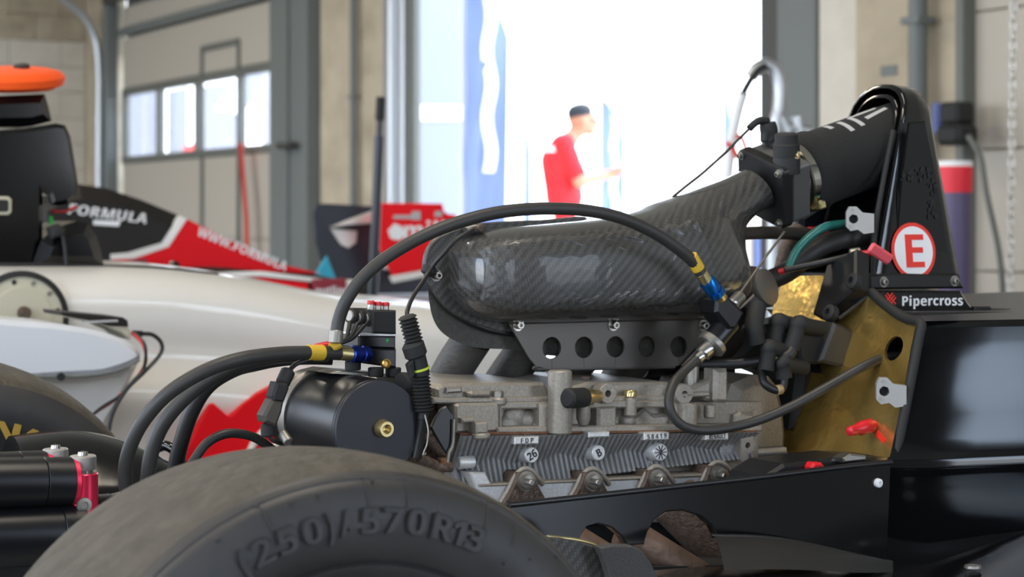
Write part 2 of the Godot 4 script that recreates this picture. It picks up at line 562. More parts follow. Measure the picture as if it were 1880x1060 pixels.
func make_room() -> void:
	var R := room_frame
	var top := 4.4
	var x0 := along(165)                 # the left corner
	var x1 := 17.0
	var zf := 9.6
	var st := begin()
	box(st, Vector3((x0 + x1) / 2, -0.1, zf / 2), Vector3(x1 - x0 + 0.8, 0.2, zf + 0.6))
	struct("floor", st, M.floor_grey, R)
	st = begin()
	box(st, Vector3((x0 + x1) / 2, top + 0.1, zf / 2), Vector3(x1 - x0 + 0.8, 0.2, zf + 0.6))
	struct("ceiling", st, M.ceiling_paint, R)
	st = begin()
	box(st, Vector3(0, -0.16, 0), Vector3(260, 0.2, 260))
	struct("ground", st, M.paddock)
	# door wall: header and the concrete and steel piers between the doors
	st = begin()
	box(st, Vector3((x0 + x1) / 2, 3.8, -0.15), Vector3(x1 - x0 + 0.6, 1.4, 0.3))
	box(st, Vector3((11.2 + x1) / 2, 1.55, -0.15), Vector3(x1 - 11.2, 3.1, 0.3))
	struct("wall_back", st, M.ceiling_paint, R)
	for p in [["trim_1", 140, 186, 0.05, "concrete"], ["trim_2", 187, 213, 0.12, "concrete"], ["trim_3", 526, 595, 0.14, "steel_green_grey"], ["trim_4", 597, 652, 0.04, "concrete"], ["trim_5", 653, 718, 0.0, "concrete"],
			["trim_6", 1400, 1441, 0.02, "dark_steel"], ["trim_7", 1441, 1512, 0.05, "steel_green_grey"], ["trim_8", 1512, 1588, 0.03, "white_paint_wall"], ["trim_9", 1589, 1702, 0.06, "concrete"], ["trim_10", 1703, 1776, 0.03, "concrete"]]:
		st = begin()
		var a := along(p[1])
		var b := along(p[2])
		box(st, Vector3((a + b) / 2, 1.56, (p[3] - 0.1) / 2), Vector3(b - a, 3.12, p[3] + 0.1), 0.008)
		if p[0] == "trim_3":
			box(st, Vector3(along(562), 1.56, 0.15), Vector3(0.05, 3.1, 0.03), 0.004)
		struct(p[0], st, M[p[4]], R)
	# zinc guide rail beside the opening, and the jamb of the opening
	st = begin()
	box(st, Vector3(along(728), 1.55, 0.03), Vector3(0.10, 3.1, 0.10), 0.01)
	box(st, Vector3(along(741), 1.55, 0.0), Vector3(0.08, 3.1, 0.06), 0.01)
	struct("trim_11", st, M.zinc, R)
	st = begin()
	box(st, Vector3(along(753), 1.55, -0.03), Vector3(0.10, 3.1, 0.06), 0.01)
	struct("trim_12", st, M.frame_grey, R)
	# side walls and the wall behind the camera with its open doorways
	st = begin()
	box(st, Vector3(x0 - 0.15, top / 2, zf / 2), Vector3(0.3, top, zf + 0.3))
	var wl := struct("wall_left", st, M.concrete, R)
	var bm := []
	for k in 3:
		st = begin()
		box(st, Vector3.ZERO, Vector3(0.05, 0.243, 0.49 if k < 2 else 0.24), 0.008)
		st.generate_normals()
		bm.append(st.commit())
	for row in 17:
		var z := 0.05
		var i := 0
		while z < 3.2:
			var half := i == 0 and row % 2 == 1
			var w := 0.245 if half else 0.495
			var b := place("block", bm[2 if half else i % 2], M.concrete if row >= 10 else M.white_paint_wall, wl)
			b.position = Vector3(x0 + 0.002 * ((row * 7 + i * 3) % 3), 0.125 + row * 0.247, z + w / 2)
			z += w
			i += 1
	st = begin()
	for b in [[-0.3, 0.9], [2.7, 6.2], [8.0, zf + 0.3]]:  # openings added in this unseen wall for fill light and bodywork reflections
		box(st, Vector3(x1 + 0.15, top / 2, (b[0] + b[1]) / 2), Vector3(0.3, top, b[1] - b[0]))
	box(st, Vector3(x1 + 0.15, top - 0.35, zf / 2), Vector3(0.3, 0.7, zf + 0.6))
	struct("wall_right", st, M.wall_dark, R)
	st = begin()
	for b in [[x0 - 0.3, x0 + 1.2], [3.6, 5.0], [9.5, 10.9], [15.4, x1 + 0.3]]:
		box(st, Vector3((b[0] + b[1]) / 2, top / 2, zf + 0.15), Vector3(b[1] - b[0], top, 0.3))
	box(st, Vector3((x0 + x1) / 2, top - 0.5, zf + 0.15), Vector3(x1 - x0 + 0.6, 1.0, 0.3))
	struct("wall_front", st, M.wall_dark, R)
	make_left_door(R)
	make_right_door(R)
	for c in [[661, 0.05, 0.025, "grey steel conduit on the concrete pier left of the open doorway", "steel_green_grey"], [1722, 0.11, 0.042, "dark grey cable duct on the concrete pier beside the bin", "steel_green_grey"]]:
		st = begin()
		var x := along(c[0])
		tube(st, PackedVector3Array([Vector3(x, 0.1, c[1]), Vector3(x, 1.5, c[1]), Vector3(x, 3.05, c[1])]), c[2], 12)
		for y in [0.6, 1.6, 2.5]:
			box(st, Vector3(x, y, c[1]), Vector3(c[2] * 2.8, 0.03, c[2] * 2.3), 0.003)
		var o := put("conduit", st, M[c[4]])
		o.transform = R
		tag(o, c[3], "conduit")
	var k := 0
	for z in [4.4, 7.4]:
		for x in [0.0, 6.0, 12.0]:
			var l := thing("ceiling_lamp", ["long fluorescent ceiling lamp above the white race car", "long fluorescent ceiling lamp above the black race car", "long fluorescent ceiling lamp right of the black race car", "long fluorescent ceiling lamp near the left rear doorway", "long fluorescent ceiling lamp near the middle rear doorway", "long fluorescent ceiling lamp near the right rear doorway"][k], "ceiling lamp", R * Transform3D(Basis(), Vector3(x, top - 0.12, z)), "fluorescent ceiling lamps")
			k += 1
			st = begin()
			box(st, Vector3(0, 0.06, 0), Vector3(2.2, 0.1, 0.40), 0.02)
			put("housing", st, M.sticker_white, l)
			st = begin()
			box(st, Vector3(0, 0.002, 0), Vector3(2.1, 0.02, 0.34), 0.004)
			put("lamp_diffuser", st, M.lamp_white, l)
			var a := AreaLight3D.new()
			a.name = "light"
			a.area_size = Vector2(2.1, 0.34)
			a.light_energy = 7.0
			a.light_color = Color(1.0, 0.95, 0.87)
			a.shadow_enabled = true
			a.rotation.x = -PI / 2
			a.position = Vector3(0, -0.015, 0)
			l.add_child(a)

func make_left_door(R: Transform3D) -> void:
	var d := group("door_1", self)
	d.transform = R
	d.set_meta("kind", "structure")
	var st: SurfaceTool
	var xl := along(224)
	var w := -xl
	var cx := xl / 2
	for p in [[0.0, 0.60], [0.605, 1.275], [1.965, 2.43], [2.53, 2.72]]:
		st = begin()
		box(st, Vector3(cx, (p[0] + p[1]) / 2, -0.04), Vector3(w, p[1] - p[0], 0.06), 0.006)
		put("panel", st, M.door_cream, d)
	st = begin()
	box(st, Vector3(cx, 2.48, 0.0), Vector3(w, 0.07, 0.09), 0.008)
	put("rail", st, M.steel_green_grey, d)
	st = begin()
	rod(st, Vector3(xl - 0.1, 2.78, 0.12), Vector3(0.0, 2.78, 0.12), 0.045)
	put("shaft", st, M.dark_steel, d)
	st = begin()
	box(st, Vector3(cx, 2.70, -0.115), Vector3(w + 0.2, 0.9, 0.08))
	box(st, Vector3(cx, 0.62, -0.085), Vector3(w, 1.24, 0.02))
	put("backing", st, M.steel_green_grey, d)
	st = begin()
	for y in [1.30, 1.93]:
		box(st, Vector3(cx, y, -0.03), Vector3(w, 0.07, 0.07), 0.008)
	for i in 5:
		box(st, Vector3(xl * (0.995 - 0.2475 * i), 1.615, -0.03), Vector3(0.06, 0.64, 0.07), 0.008)
	put("window_frame", st, M.frame_grey, d)
	for i in 4:
		st = begin()
		box(st, Vector3(xl * (0.871 - 0.2475 * i), 1.615, -0.04), Vector3(w * 0.235, 0.58, 0.012))
		put("pane", st, M.pane, d)
	st = begin()
	for px in [371, 438]:
		box(st, Vector3(along(px), 1.1, 0.0), Vector3(0.035, 2.18, 0.03), 0.004)
	box(st, Vector3((along(371) + along(438)) / 2, 2.17, 0.0), Vector3(along(438) - along(371), 0.05, 0.03), 0.004)
	put("wicket_frame", st, M.frame_grey, d)
	st = begin()
	var tx := along(214)
	tube(st, curve(PackedVector3Array([Vector3(tx, 0, 0.17), Vector3(tx, 1.4, 0.17), Vector3(tx, 2.2, 0.17), Vector3(tx, 2.52, 0.24), Vector3(tx, 2.74, 0.45), Vector3(tx, 2.85, 0.8), Vector3(tx, 2.87, 2.5)]), 6), 0.035, 8)
	put("track", st, M.zinc, d)
	st = begin()
	box(st, Vector3(along(218), 1.38, 0.08), Vector3(0.12, 2.76, 0.12), 0.01)
	put("track_bracket", st, M.steel_green_grey, d)
	st = begin()
	box(st, Vector3(along(572), 1.29, 0.2), Vector3(0.24, 0.05, 0.08), 0.015)
	put("latch", st, M.dark_steel, d)
	var s := thing("pull_strap", "red pull strap hanging from a cord in front of the windowed door", "strap")
	cur = R
	st = begin()
	tube(st, curve(PackedVector3Array([spot(440, 148, 0.1), spot(438, 210, 0.1), spot(441, 262, 0.1)]), 5), 0.013, 8)
	put("cord", st, M.steel_green_grey, s).transform = R
	st = begin()
	var a := spot(441, 262, 0.1)
	var b := spot(452, 400, 0.1)
	var c := spot(456, 560, 0.1)
	for q in [[a, b], [b, c]]:
		var ww := Vector3(0.035, 0, 0)
		var th := Vector3(0, 0, 0.006)
		loft(st, [PackedVector3Array([q[0] - ww - th, q[0] + ww - th, q[0] + ww + th, q[0] - ww + th]), PackedVector3Array([q[1] - ww - th, q[1] + ww - th, q[1] + ww + th, q[1] - ww + th])], 1)
	put("strap_band", st, M.red_rope, s).transform = R

func make_right_door(R: Transform3D) -> void:
	var d := group("door_2", self)
	d.transform = R
	d.set_meta("kind", "structure")
	var st: SurfaceTool
	var xa := along(1780)
	for p in [[0.0, 0.54], [0.545, 1.045], [1.05, 1.62], [1.625, 2.2], [2.205, 3.1]]:
		st = begin()
		box(st, Vector3((xa + 11.2) / 2, (p[0] + p[1]) / 2, -0.04), Vector3(11.2 - xa, p[1] - p[0], 0.06), 0.005)
		put("panel", st, M.door_cream, d)
	st = begin()
	box(st, Vector3((xa + 11.2) / 2, 1.55, -0.085), Vector3(11.2 - xa, 3.1, 0.02))
	put("backing", st, M.frame_grey, d)
	st = begin()
	box(st, Vector3(along(1780), 1.55, 0.02), Vector3(0.05, 3.1, 0.08), 0.006)
	put("track", st, M.frame_grey, d)
	cur = R
	var ch := thing("hoist_chain", "pale steel hoist chain hanging in front of the cream door at the right edge", "chain")
	var t := spot(1862, -60, 0.35)
	var bt := spot(1853, 640, 0.35)
	var n := int((t.y - bt.y) / 0.037)
	var link := begin()
	var loop := PackedVector3Array()
	for i in 17:
		var a := TAU * i / 16
		loop.append(Vector3(0.011 * cos(a), 0.024 * sin(a), 0))
	tube(link, loop, 0.0048, 6)
	link.generate_normals()
	var lm := link.commit()
	for i in n:
		var o := place("link", lm, M.chain_zinc, ch)
		o.transform = R * Transform3D(Basis(Vector3.UP, PI / 2 * (i % 2) + 0.3), t.lerp(bt, float(i) / n))
	var sb := thing("socket_box", "black power socket box with a hanging cable on the concrete pier", "socket box")
	st = begin()
	var p := spot(1757, 228, 0.16)
	box(st, p + Vector3(0, 0.045, 0), Vector3(0.11, 0.09, 0.1), 0.012)
	box(st, p + Vector3(0.01, -0.045, 0.01), Vector3(0.15, 0.085, 0.12), 0.02)
	put("housing", st, M.matt_black, sb).transform = R
	st = begin()
	tube(st, curve(PackedVector3Array([spot(1778, 250, 0.2), spot(1800, 290, 0.2), spot(1812, 360, 0.2), spot(1835, 470, 0.2), spot(1845, 600, 0.2)]), 6), 0.012, 8)
	put("cable", st, M.frame_grey, sb).transform = R
	st = begin()
	rod(st, spot(1722, 190, 0.16), spot(1722, 245, 0.16), 0.024)
	put("blue_plug", st, M.flag_blue, sb).transform = R
	st = begin()
	box(st, spot(1632, 130, 0.062), Vector3(0.11, 0.045, 0.006), 0.002)
	var o2 := put("grey_tag", st, M.steel_green_grey)
	o2.transform = R
	tag(o2, "small grey tag stuck on the concrete pier above the roll hoop", "tag")
	# slim bin shaped like a drink can
	var dr := thing("bin", "slim drink-can shaped bin with red top band and purple body", "bin")
	var dd := 7.3
	var q := far(1752, 405, dd)
	q.y = 0.0
	var top := far(1752, 296, dd).y
	var mid := far(1752, 354, dd).y
	var xf := towards(q, Vector3.UP, Vector3.BACK)
	var r := 34.0 / FOCAL * dd
	st = begin()
	turned(st, xf, [[0.0, 0.0], [0.0, r * 0.75], [0.02, r * 0.82], [mid, r * 0.93], [mid, 0.0]], 28)
	put("body", st, M.purple_drum, dr)
	st = begin()
	turned(st, xf, [[mid, 0.0], [mid, r * 0.97], [top - 0.02, r], [top - 0.02, r * 0.9]], 28)
	put("red_band", st, M.drum_red, dr)
	st = begin()
	turned(st, xf, [[top - 0.02, r * 0.9], [top - 0.02, r], [top, r * 0.96], [top, r * 0.7], [top - 0.01, 0.0]], 28)
	put("lid", st, M.sticker_white, dr)
	st = begin()
	for i in 4:
		var a0 := -0.75 + i * 0.4
		var f := func(u: float, v: float) -> Vector3: return xf * Vector3(sin(a0 + u * 0.36) * r * 1.01, -cos(a0 + u * 0.36) * r * 1.01, mid + 0.06 + 0.009 * sin(u * 9.0 + i) + (v - 0.5) * 0.018)
		sheet(st, f, 6, 1)
	put("script_mark", st, M.sticker_white, dr)
	st = begin()
	for i in 6:
		var f := func(u: float, v: float) -> Vector3: return xf * Vector3(sin(0.72 + u * 0.5) * r * 0.945, -cos(0.72 + u * 0.5) * r * 0.945, mid - 0.07 - i * 0.105 - v * 0.075)
		sheet(st, f, 4, 1)
	put("red_print", st, M.drum_red, dr)
func slab(parent: Node, called: String, xy: Array, l0: float, l1: float, m: Material, bevel := 0.0, curved := false) -> MeshInstance3D:
	var st := begin()
	var p := flat(xy, l0)
	prism(st, curve2(p, 5) if curved else p, l0, l1, bevel, Transform3D.IDENTITY, curved)
	return put(called, st, m, parent)
func with_holes(poly: PackedVector2Array, holes: Array) -> PackedVector2Array:   # holes [centre, radius], each joined to the lower edge by a hairline
	poly = ccw(poly)
	for h in holes:
		var c: Vector2 = h[0]
		var best := -1
		var by := -1e9
		for i in poly.size():
			var a := poly[i]
			var b := poly[(i + 1) % poly.size()]
			if a.x < c.x and b.x > c.x:
				var y := lerpf(a.y, b.y, (c.x - a.x) / (b.x - a.x))
				if y < c.y and y > by:
					by = y
					best = i
		var o := poly.slice(0, best + 1)
		var e := 0.00012
		o.append(Vector2(c.x - e, by))
		for k in 25:
			var t := -PI / 2 - 0.02 - (TAU - 0.04) * k / 24.0
			o.append(c + Vector2(cos(t), sin(t)) * h[1])
		o.append(Vector2(c.x + e, by))
		o.append_array(poly.slice(best + 1))
		poly = o
	return poly
func hose(parent: Node, called: String, a: Array, r: float, m: Material, seg := 10, label := "") -> MeshInstance3D:
	var st := begin()
	tube(st, curve(way(a), 7), r, seg)
	return put(called, st, m, parent, label)
func rodp(parent: Node, called: String, a: Array, b: Array, r: float, m: Material, ch := 0.0, seg := 16) -> MeshInstance3D:
	var st := begin()
	rod(st, spot(a[0], a[1], a[2]), spot(b[0], b[1], b[2]), r, seg, ch)
	return put(called, st, m, parent)

func make_car() -> void:
	cur = car_frame
	var car := thing("race_car", "black open-wheel race car with its engine cover off, nearest the camera", "race car", car_frame)
	make_wheels(car)
	make_engine(car)
	make_intake(car)
	make_throttle(car)
	make_hoop(car)
	make_tub(car)
	make_ignition(car)
	make_actuator(car)
	make_catch_tank(car)
	make_rear_end(car)

func make_wheels(car: Node) -> void:
	var side := [[-0.055, 0.160], [-0.03, 0.176], [-0.014, 0.190], [-0.012, 0.1945], [-0.0135, 0.1955], [-0.0115, 0.197], [-0.013, 0.198], [-0.0105, 0.1995], [-0.003, 0.212], [0.0, 0.226], [-0.0015, 0.243], [-0.007, 0.257], [-0.0105, 0.2628], [-0.0128, 0.2636], [-0.0130, 0.2655], [-0.0165, 0.2672], [-0.0185, 0.2676], [-0.021, 0.2704]]
	var crown := [[-0.021, 0.2704], [-0.030, 0.2742], [-0.045, 0.2768], [-0.07, 0.281], [-0.11, 0.2842], [-0.142, 0.285], [-0.174, 0.2842], [-0.214, 0.281], [-0.244, 0.2765], [-0.258, 0.272], [-0.266, 0.266]]
	var inner := [[-0.266, 0.266], [-0.278, 0.25], [-0.284, 0.226], [-0.272, 0.19], [-0.24, 0.160]]
	for s in [1, -1]:
		var w := group("rear_wheel", car, "near rear wheel with slick tyre" if s == 1 else "far rear wheel with slick tyre and ochre lettering")
		var c: Vector3 = car_frame.affine_inverse() * Vector3(-0.112, 0.286, -1.563)
		if s == -1:
			c.z = -c.z + 0.06
		w.transform = Transform3D(Basis(Vector3.RIGHT, deg_to_rad(-3.4 * s)), c)
		if s == -1:
			w.transform.basis = w.transform.basis * Basis(Vector3.UP, PI)
		var ax := Transform3D.IDENTITY
		var st := begin()
		turned(st, ax, side, 120)
		turned(st, ax, inner, 120)
		put("sidewall", st, M.tyre, w)
		st = begin()
		turned(st, ax, crown, 120)
		put("tread", st, M.tread, w)
		st = begin()
		turned(st, ax, [[-0.055, 0.160], [-0.045, 0.166], [-0.05, 0.158], [-0.12, 0.145], [-0.14, 0.06], [-0.11, 0.05], [-0.11, 0.0]], 48)
		turned(st, ax, [[-0.24, 0.160], [-0.25, 0.166], [-0.245, 0.158], [-0.16, 0.145]], 48)
		put("rim", st, M.satin_black, w)
		st = begin()
		for k in 8:
			var t := Transform3D(Basis(Vector3.BACK, TAU * k / 8), Vector3.ZERO)
			box(st, Vector3(0.095, 0, -0.10), Vector3(0.11, 0.022, 0.03), 0.006, t)
		put("spokes", st, M.dull_steel, w)
		if s == 1:
			var ang := [-26.8, -22.6, -17.0, -11.4, -7.6, -4.4, 1.2, 6.2, 11.6, 17.2, 21.6, 25.4]
			var text := "(250)/570R13"
			for i in 12:
				var f := deg_to_rad(ang[i])
				var xf := Transform3D(Basis(Vector3.BACK, -f), Vector3(0.2312 * sin(f), 0.2312 * cos(f), 0.0024))
				var l := words("raised_letter", text[i], 0.0200, M.tyre, w, xf, 1.25 if text[i] not in "/()" else 0.75, 0.0022)
				var l2 := words("raised_letter", text[i], 0.0220, M.lettering_rubber, w, xf.translated_local(Vector3(0, 0, -0.0006)), 1.32 if text[i] not in "/()" else 0.85, 0.0016)
				l2.name = "letter_edge"
			st = begin()
			var rng := RandomNumberGenerator.new()
			rng.seed = 4
			for k in 26:
				var f := deg_to_rad(-75 + k * 6.0 + rng.randf_range(-2, 2))
				var q: Array = side[rng.randi_range(8, 13)]
				turned(st, Transform3D(Basis.IDENTITY, Vector3(q[1] * sin(f), q[1] * cos(f), q[0])), [[0.0, 0.0016], [0.0025, 0.0012], [0.0025, 0.0]], 6)
			for f0 in [-19.0, 1.2, 9.5, 27.0, 34.0]:
				var f := deg_to_rad(f0)
				var pts := PackedVector3Array()
				for q in [[0.0002, 0.243], [-0.006, 0.257], [-0.0125, 0.2655]]:
					pts.append(Vector3(q[1] * sin(f), q[1] * cos(f), q[0]))
				tube(st, pts, 0.0006, 5)
			var nb := put("vent_nubs", st, M.tyre, w)
			nb.set_meta("kind", "stuff")
		else:
			# ochre letters that show over the bodywork, on the side facing the car
			for e in [["/", -22.0], ["S", -32.0], ["N", -12.0]]:
				var f := deg_to_rad(-e[1])
				var t := Transform3D(Basis(Vector3.UP, PI), Vector3(0, 0, -0.280)) * Transform3D(Basis(Vector3.BACK, -f), Vector3(0.208 * sin(f), 0.208 * cos(f), 0.0))
				words("printed_letter", e[0], 0.034, M.yellow_ink, w, t, 1.5, 0.003)

func make_engine(car: Node) -> void:
	var e := group("engine", car, "four-cylinder engine in cast alloy with a finned side")
	var st: SurfaceTool
	# head casting: a recessed wall with raised walls, ledges and posts
	slab(e, "head_wall", [832, 742, 1400, 738, 1400, 795, 832, 799], 0.098, -0.12, M.cast_alloy)
	slab(e, "head_block", [836, 745, 842, 741, 914, 740, 918, 745, 918, 793, 836, 796], 0.120, 0.09, M.cast_alloy, 0.003)
	slab(e, "head_rail", [914, 739, 1245, 735, 1245, 749, 914, 752], 0.116, 0.09, M.cast_alloy, 0.002)
	slab(e, "head_ledge", [914, 785, 1010, 783, 1245, 780, 1400, 781, 1400, 793, 914, 796], 0.124, 0.09, M.cast_alloy, 0.002)
	slab(e, "head_rib", [916, 745, 923, 745, 923, 794, 916, 795], 0.117, 0.09, M.cast_alloy, 0.002)
	slab(e, "head_block", [1098, 746, 1134, 744, 1134, 786, 1098, 788], 0.119, 0.09, M.cast_alloy, 0.004)
	slab(e, "head_block", [1186, 748, 1200, 762, 1232, 760, 1240, 786, 1168, 788, 1160, 770], 0.110, 0.09, M.cast_alloy, 0.004)
	slab(e, "head_block", [992, 742, 1012, 742, 1012, 796, 992, 797], 0.123, 0.09, M.cast_alloy, 0.003)
	st = begin()
	for b in [[945, 765, 0.017, 0.007], [968, 772, 0.014, 0.009], [982, 778, 0.012, 0.011], [935, 782, 0.016, 0.007], [1150, 772, 0.012, 0.010], [1190, 778, 0.015, 0.008], [1215, 770, 0.010, 0.010]]:
		var prof := []
		for k in 7:
			var a := PI / 2 * k / 6.0
			prof.append([sin(a) * b[3] * 1.3, cos(a) * b[2]])
		turned(st, towards(spot(b[0], b[1], 0.098), Vector3.BACK), prof, 16)
	put("cast_lumps", st, M.cast_alloy, e)
	# cam cover
	slab(e, "cam_cover", [803, 735, 800, 714, 812, 706, 838, 704, 1000, 703, 1010, 722, 1080, 702, 1140, 703, 1228, 702, 1232, 733, 803, 738], 0.103, -0.10, M.cast_alloy, 0.007)
	slab(e, "cam_cover_flange", [796, 731, 1240, 727, 1240, 737, 796, 742], 0.113, -0.11, M.cast_alloy, 0.002)
	slab(e, "cover_rib", [858, 721, 868, 718, 902, 718, 902, 729, 862, 730], 0.113, 0.09, M.cast_alloy, 0.003)
	slab(e, "cover_pad", [822, 713, 848, 711, 850, 721, 820, 723], 0.110, 0.09, M.dull_steel, 0.002)
	rodp(e, "cover_boss", [915, 744, 0.110], [915, 730, 0.110], 0.0105, M.cast_alloy, 0.002)
	st = begin()
	hexa(st, spot(914, 730, 0.110), Vector3.UP, 0.007, 0.008)
	put("bolt", st, M.dull_steel, e)
	rodp(e, "cover_boss", [1157, 766, 0.114], [1157, 728, 0.114], 0.0085, M.cast_alloy, 0.003)
	st = begin()
	hexa(st, spot(1157, 728, 0.114), Vector3.UP, 0.0085, 0.008)
	put("bolt", st, M.yellow_zinc, e)
	st = begin()
	hexa(st, spot(1076, 702, 0.05), Vector3.UP, 0.007, 0.008)
	put("bolt", st, M.rusty_steel, e)
	# upright posts
	for p in [[1028, 797, 680, 0.128, 0.0152], [1262, 792, 740, 0.124, 0.0125], [1303, 768, 744, 0.118, 0.008]]:
		rodp(e, "post", [p[0], p[1], p[3]], [p[0], p[2], p[3]], p[4], M.cast_alloy, 0.002)
	slab(e, "post_web", [1235, 742, 1262, 740, 1262, 792, 1240, 792], 0.122, 0.09, M.cast_alloy, 0.003)
	# rubber cap on a vacuum stub
	rodp(e, "rubber_cap", [1040, 732, 0.150], [1074, 730, 0.135], 0.0125, M.matt_black, 0.003, 20)
	st = begin()
	turned(st, towards(spot(1072, 730, 0.135), spot(1100, 727, 0.123) - spot(1072, 730, 0.135)), [[0.0, 0.0105], [0.014, 0.0105], [0.02, 0.008], [0.03, 0.008], [0.03, 0.0]], 16)
	put("stub", st, M.yellow_zinc, e)
	st = begin()
	turned(st, towards(spot(1071, 745, 0.122), Vector3.DOWN), [[0.0, 0.009], [0.016, 0.009], [0.024, 0.006], [0.027, 0.0]], 14)
	put("stub", st, M.cast_alloy, e)
	# eye bosses
	for b in [[1102, 721, 0.013], [1242, 722, 0.0135]]:
		st = begin()
		turned(st, towards(spot(b[0], b[1], 0.105), Vector3.BACK), [[0.0, b[2]], [0.018, b[2]], [0.019, b[2] - 0.001], [0.019, 0.0045], [0.004, 0.004], [0.004, 0.0]], 20)
		put("eye_boss", st, M.cast_alloy, e)
	# gasket, rusted along its edge
	slab(e, "gasket", [845, 795.5, 1010, 793, 1250, 790, 1390, 791, 1390, 794, 1250, 794, 1010, 797, 845, 799.5], 0.1255, -0.1, M.rust)
	# finned side: leaning back under the gasket, then standing upright down to the exhaust flange
	st = begin()
	var n := 60
	var a0 := spot(845, 800, 0.132)
	var b0 := spot(1392, 794, 0.132)
	var low := spot(900, 894, 0.108)
	var f := func(u: float, v: float) -> Vector3:
		var q := fmod(u * n, 1.0)
		var rise := 0.0 if q < 0.34 or q > 0.98 else (1.0 if q > 0.44 and q < 0.88 else 0.5)
		var x := lerpf(a0.x, b0.x, u)
		var yt := lerpf(a0.y, b0.y, u)
		var yb := low.y + 0.014 * u
		var y := lerpf(yt, yb, v)
		var ph := (x - spot(965, 884, 0.11).x) / (spot(1087, 884, 0.11).x - spot(965, 884, 0.11).x)
		var hump := 0.5 - 0.5 * cos(TAU * ph)
		var knee := 0.62 - 0.16 * hump * hump
		var l := lerpf(0.132, 0.106, v / knee) if v < knee else lerpf(0.106, 0.118, (v - knee) / (1.0 - knee))
		return Vector3(x, y, l + rise * 0.006)
	sheet(st, f, n * 10, 20, 1)
	var fins := put("fins", st, M.blackened_alloy, e)
	fins.set_meta("kind", "stuff")
	slab(e, "crankcase_wall", [845, 800, 1392, 794, 1392, 900, 845, 905], 0.099, -0.12, M.cast_alloy)
	# lower ledge and exhaust face
	slab(e, "exhaust_face", [862, 868, 892, 868, 903, 890, 1340, 872, 1400, 880, 1380, 960, 900, 960], 0.137, 0.06, M.bright_alloy, 0.002)
	slab(e, "ledge", [880, 890, 1350, 868, 1350, 873, 880, 895], 0.140, 0.10, M.cast_alloy, 0.0015)
	for s in [[965, 884], [1087, 884], [1205, 880], [1318, 872]]:
		var px: float = s[0]
		var py: float = s[1]
		st = begin()
		tube(st, curve(way([px - 46, py + 40, 0.140, px - 30, py + 12, 0.141, px - 19, py - 10, 0.141, px - 5, py - 22, 0.140, px + 10, py - 20, 0.140, px + 24, py - 5, 0.140, px + 32, py + 6, 0.139]), 5), 0.0034, 8)
		put("arch_rib", st, M.cast_alloy, e)
		slab(e, "exhaust_flange", [px - 14, py - 16, px + 10, py - 16, px + 22, py + 4, px + 42, py + 40, px + 46, py + 60, px - 50, py + 60, px - 40, py + 40, px - 22, py + 8], 0.148, 0.112, M.rusty_steel, 0.002)
		st = begin()
		turned(st, towards(spot(px, py, 0.148), Vector3.BACK), [[0.0, 0.0], [0.0, 0.0125], [0.003, 0.0125], [0.003, 0.0098], [0.011, 0.0095], [0.012, 0.008], [0.012, 0.0]], 18)
		put("nut", st, M.dull_steel, e)
		st = begin()
		turned(st, towards(spot(px, py, 0.159), Vector3.BACK), [[0.0, 0.0042], [0.014, 0.0042], [0.016, 0.003], [0.016, 0.0]], 12)
		put("stud", st, M.steel, e)
	# raised name pads and round marks
	var pads := [[945, 990, 803, 817, "F D P"], [1081, 1120, 794, 804, ""], [1183, 1229, 795, 809, "5 8 4 1 9"], [1296, 1338, 796, 809, "RENAULT"]]
	for p in pads:
		slab(e, "name_pad", [p[0], p[2], p[1], p[2] - 1, p[1], p[3] - 1, p[0], p[3]], 0.139, 0.11, M.bright_alloy, 0.0015)
		if p[4]:
			var c := spot((p[0] + p[1]) / 2.0, (p[2] + p[3]) / 2.0 - 0.5, 0.139)
			words("pad_lettering", p[4], 0.0060, M.satin_black, e, Transform3D(Basis(), c), 0.95 if p[4] != "RENAULT" else 0.72, 0.0008)
	for p in [[962, 833, 0.0098, "26"], [1084, 829, 0.0098, "B"], [1197, 828, 0.0112, ""]]:
		st = begin()
		var c := spot(p[0], p[1], 0.112)
		turned(st, towards(c, Vector3.BACK), [[0.0, p[2] * 1.15], [0.019, p[2]], [0.020, p[2] - 0.001], [0.020, 0.0]], 22)
		put("round_mark", st, M.bright_alloy, e)
		if p[3]:
			words("mark_lettering", p[3], 0.010, M.satin_black, e, Transform3D(Basis(Vector3.BACK, 0.5), c + Vector3(0, 0, 0.0202)), 0.9, 0.0008)
		else:
			st = begin()
			for k in 10:
				box(st, Vector3(0.005, 0, 0.0203), Vector3(0.0085, 0.0011, 0.0008), 0.0, Transform3D(Basis(Vector3.BACK, TAU * k / 10), c))
			put("sunburst", st, M.satin_black, e)
	slab(e, "name_pad", [1190, 846, 1204, 846, 1204, 862, 1190, 862], 0.116, 0.10, M.bright_alloy, 0.001)
	words("pad_lettering", "1S", 0.007, M.satin_black, e, Transform3D(Basis(Vector3.BACK, -PI / 2), spot(1197, 854, 0.1163)), 0.9, 0.0006)
	# lugs at the rear end
	slab(e, "lug", [848, 769, 872, 767, 873, 776, 849, 778], 0.131, 0.10, M.cast_alloy, 0.002)
	slab(e, "lug", [874, 777, 896, 775, 897, 796, 875, 797], 0.140, 0.10, M.cast_alloy, 0.002)
	rodp(e, "lug_base", [883, 806, 0.134], [883, 795, 0.134], 0.0115, M.cast_alloy, 0.002)
	rodp(e, "pipe_stub", [840, 851, 0.122], [869, 848, 0.122], 0.008, M.bright_alloy, 0.001)
	slab(e, "bracket_plate", [800, 768, 812, 750, 820, 746, 827, 756, 834, 762, 833, 775, 830, 812, 822, 838, 800, 800, 792, 785], 0.128, 0.122, M.satin_black, 0.001)
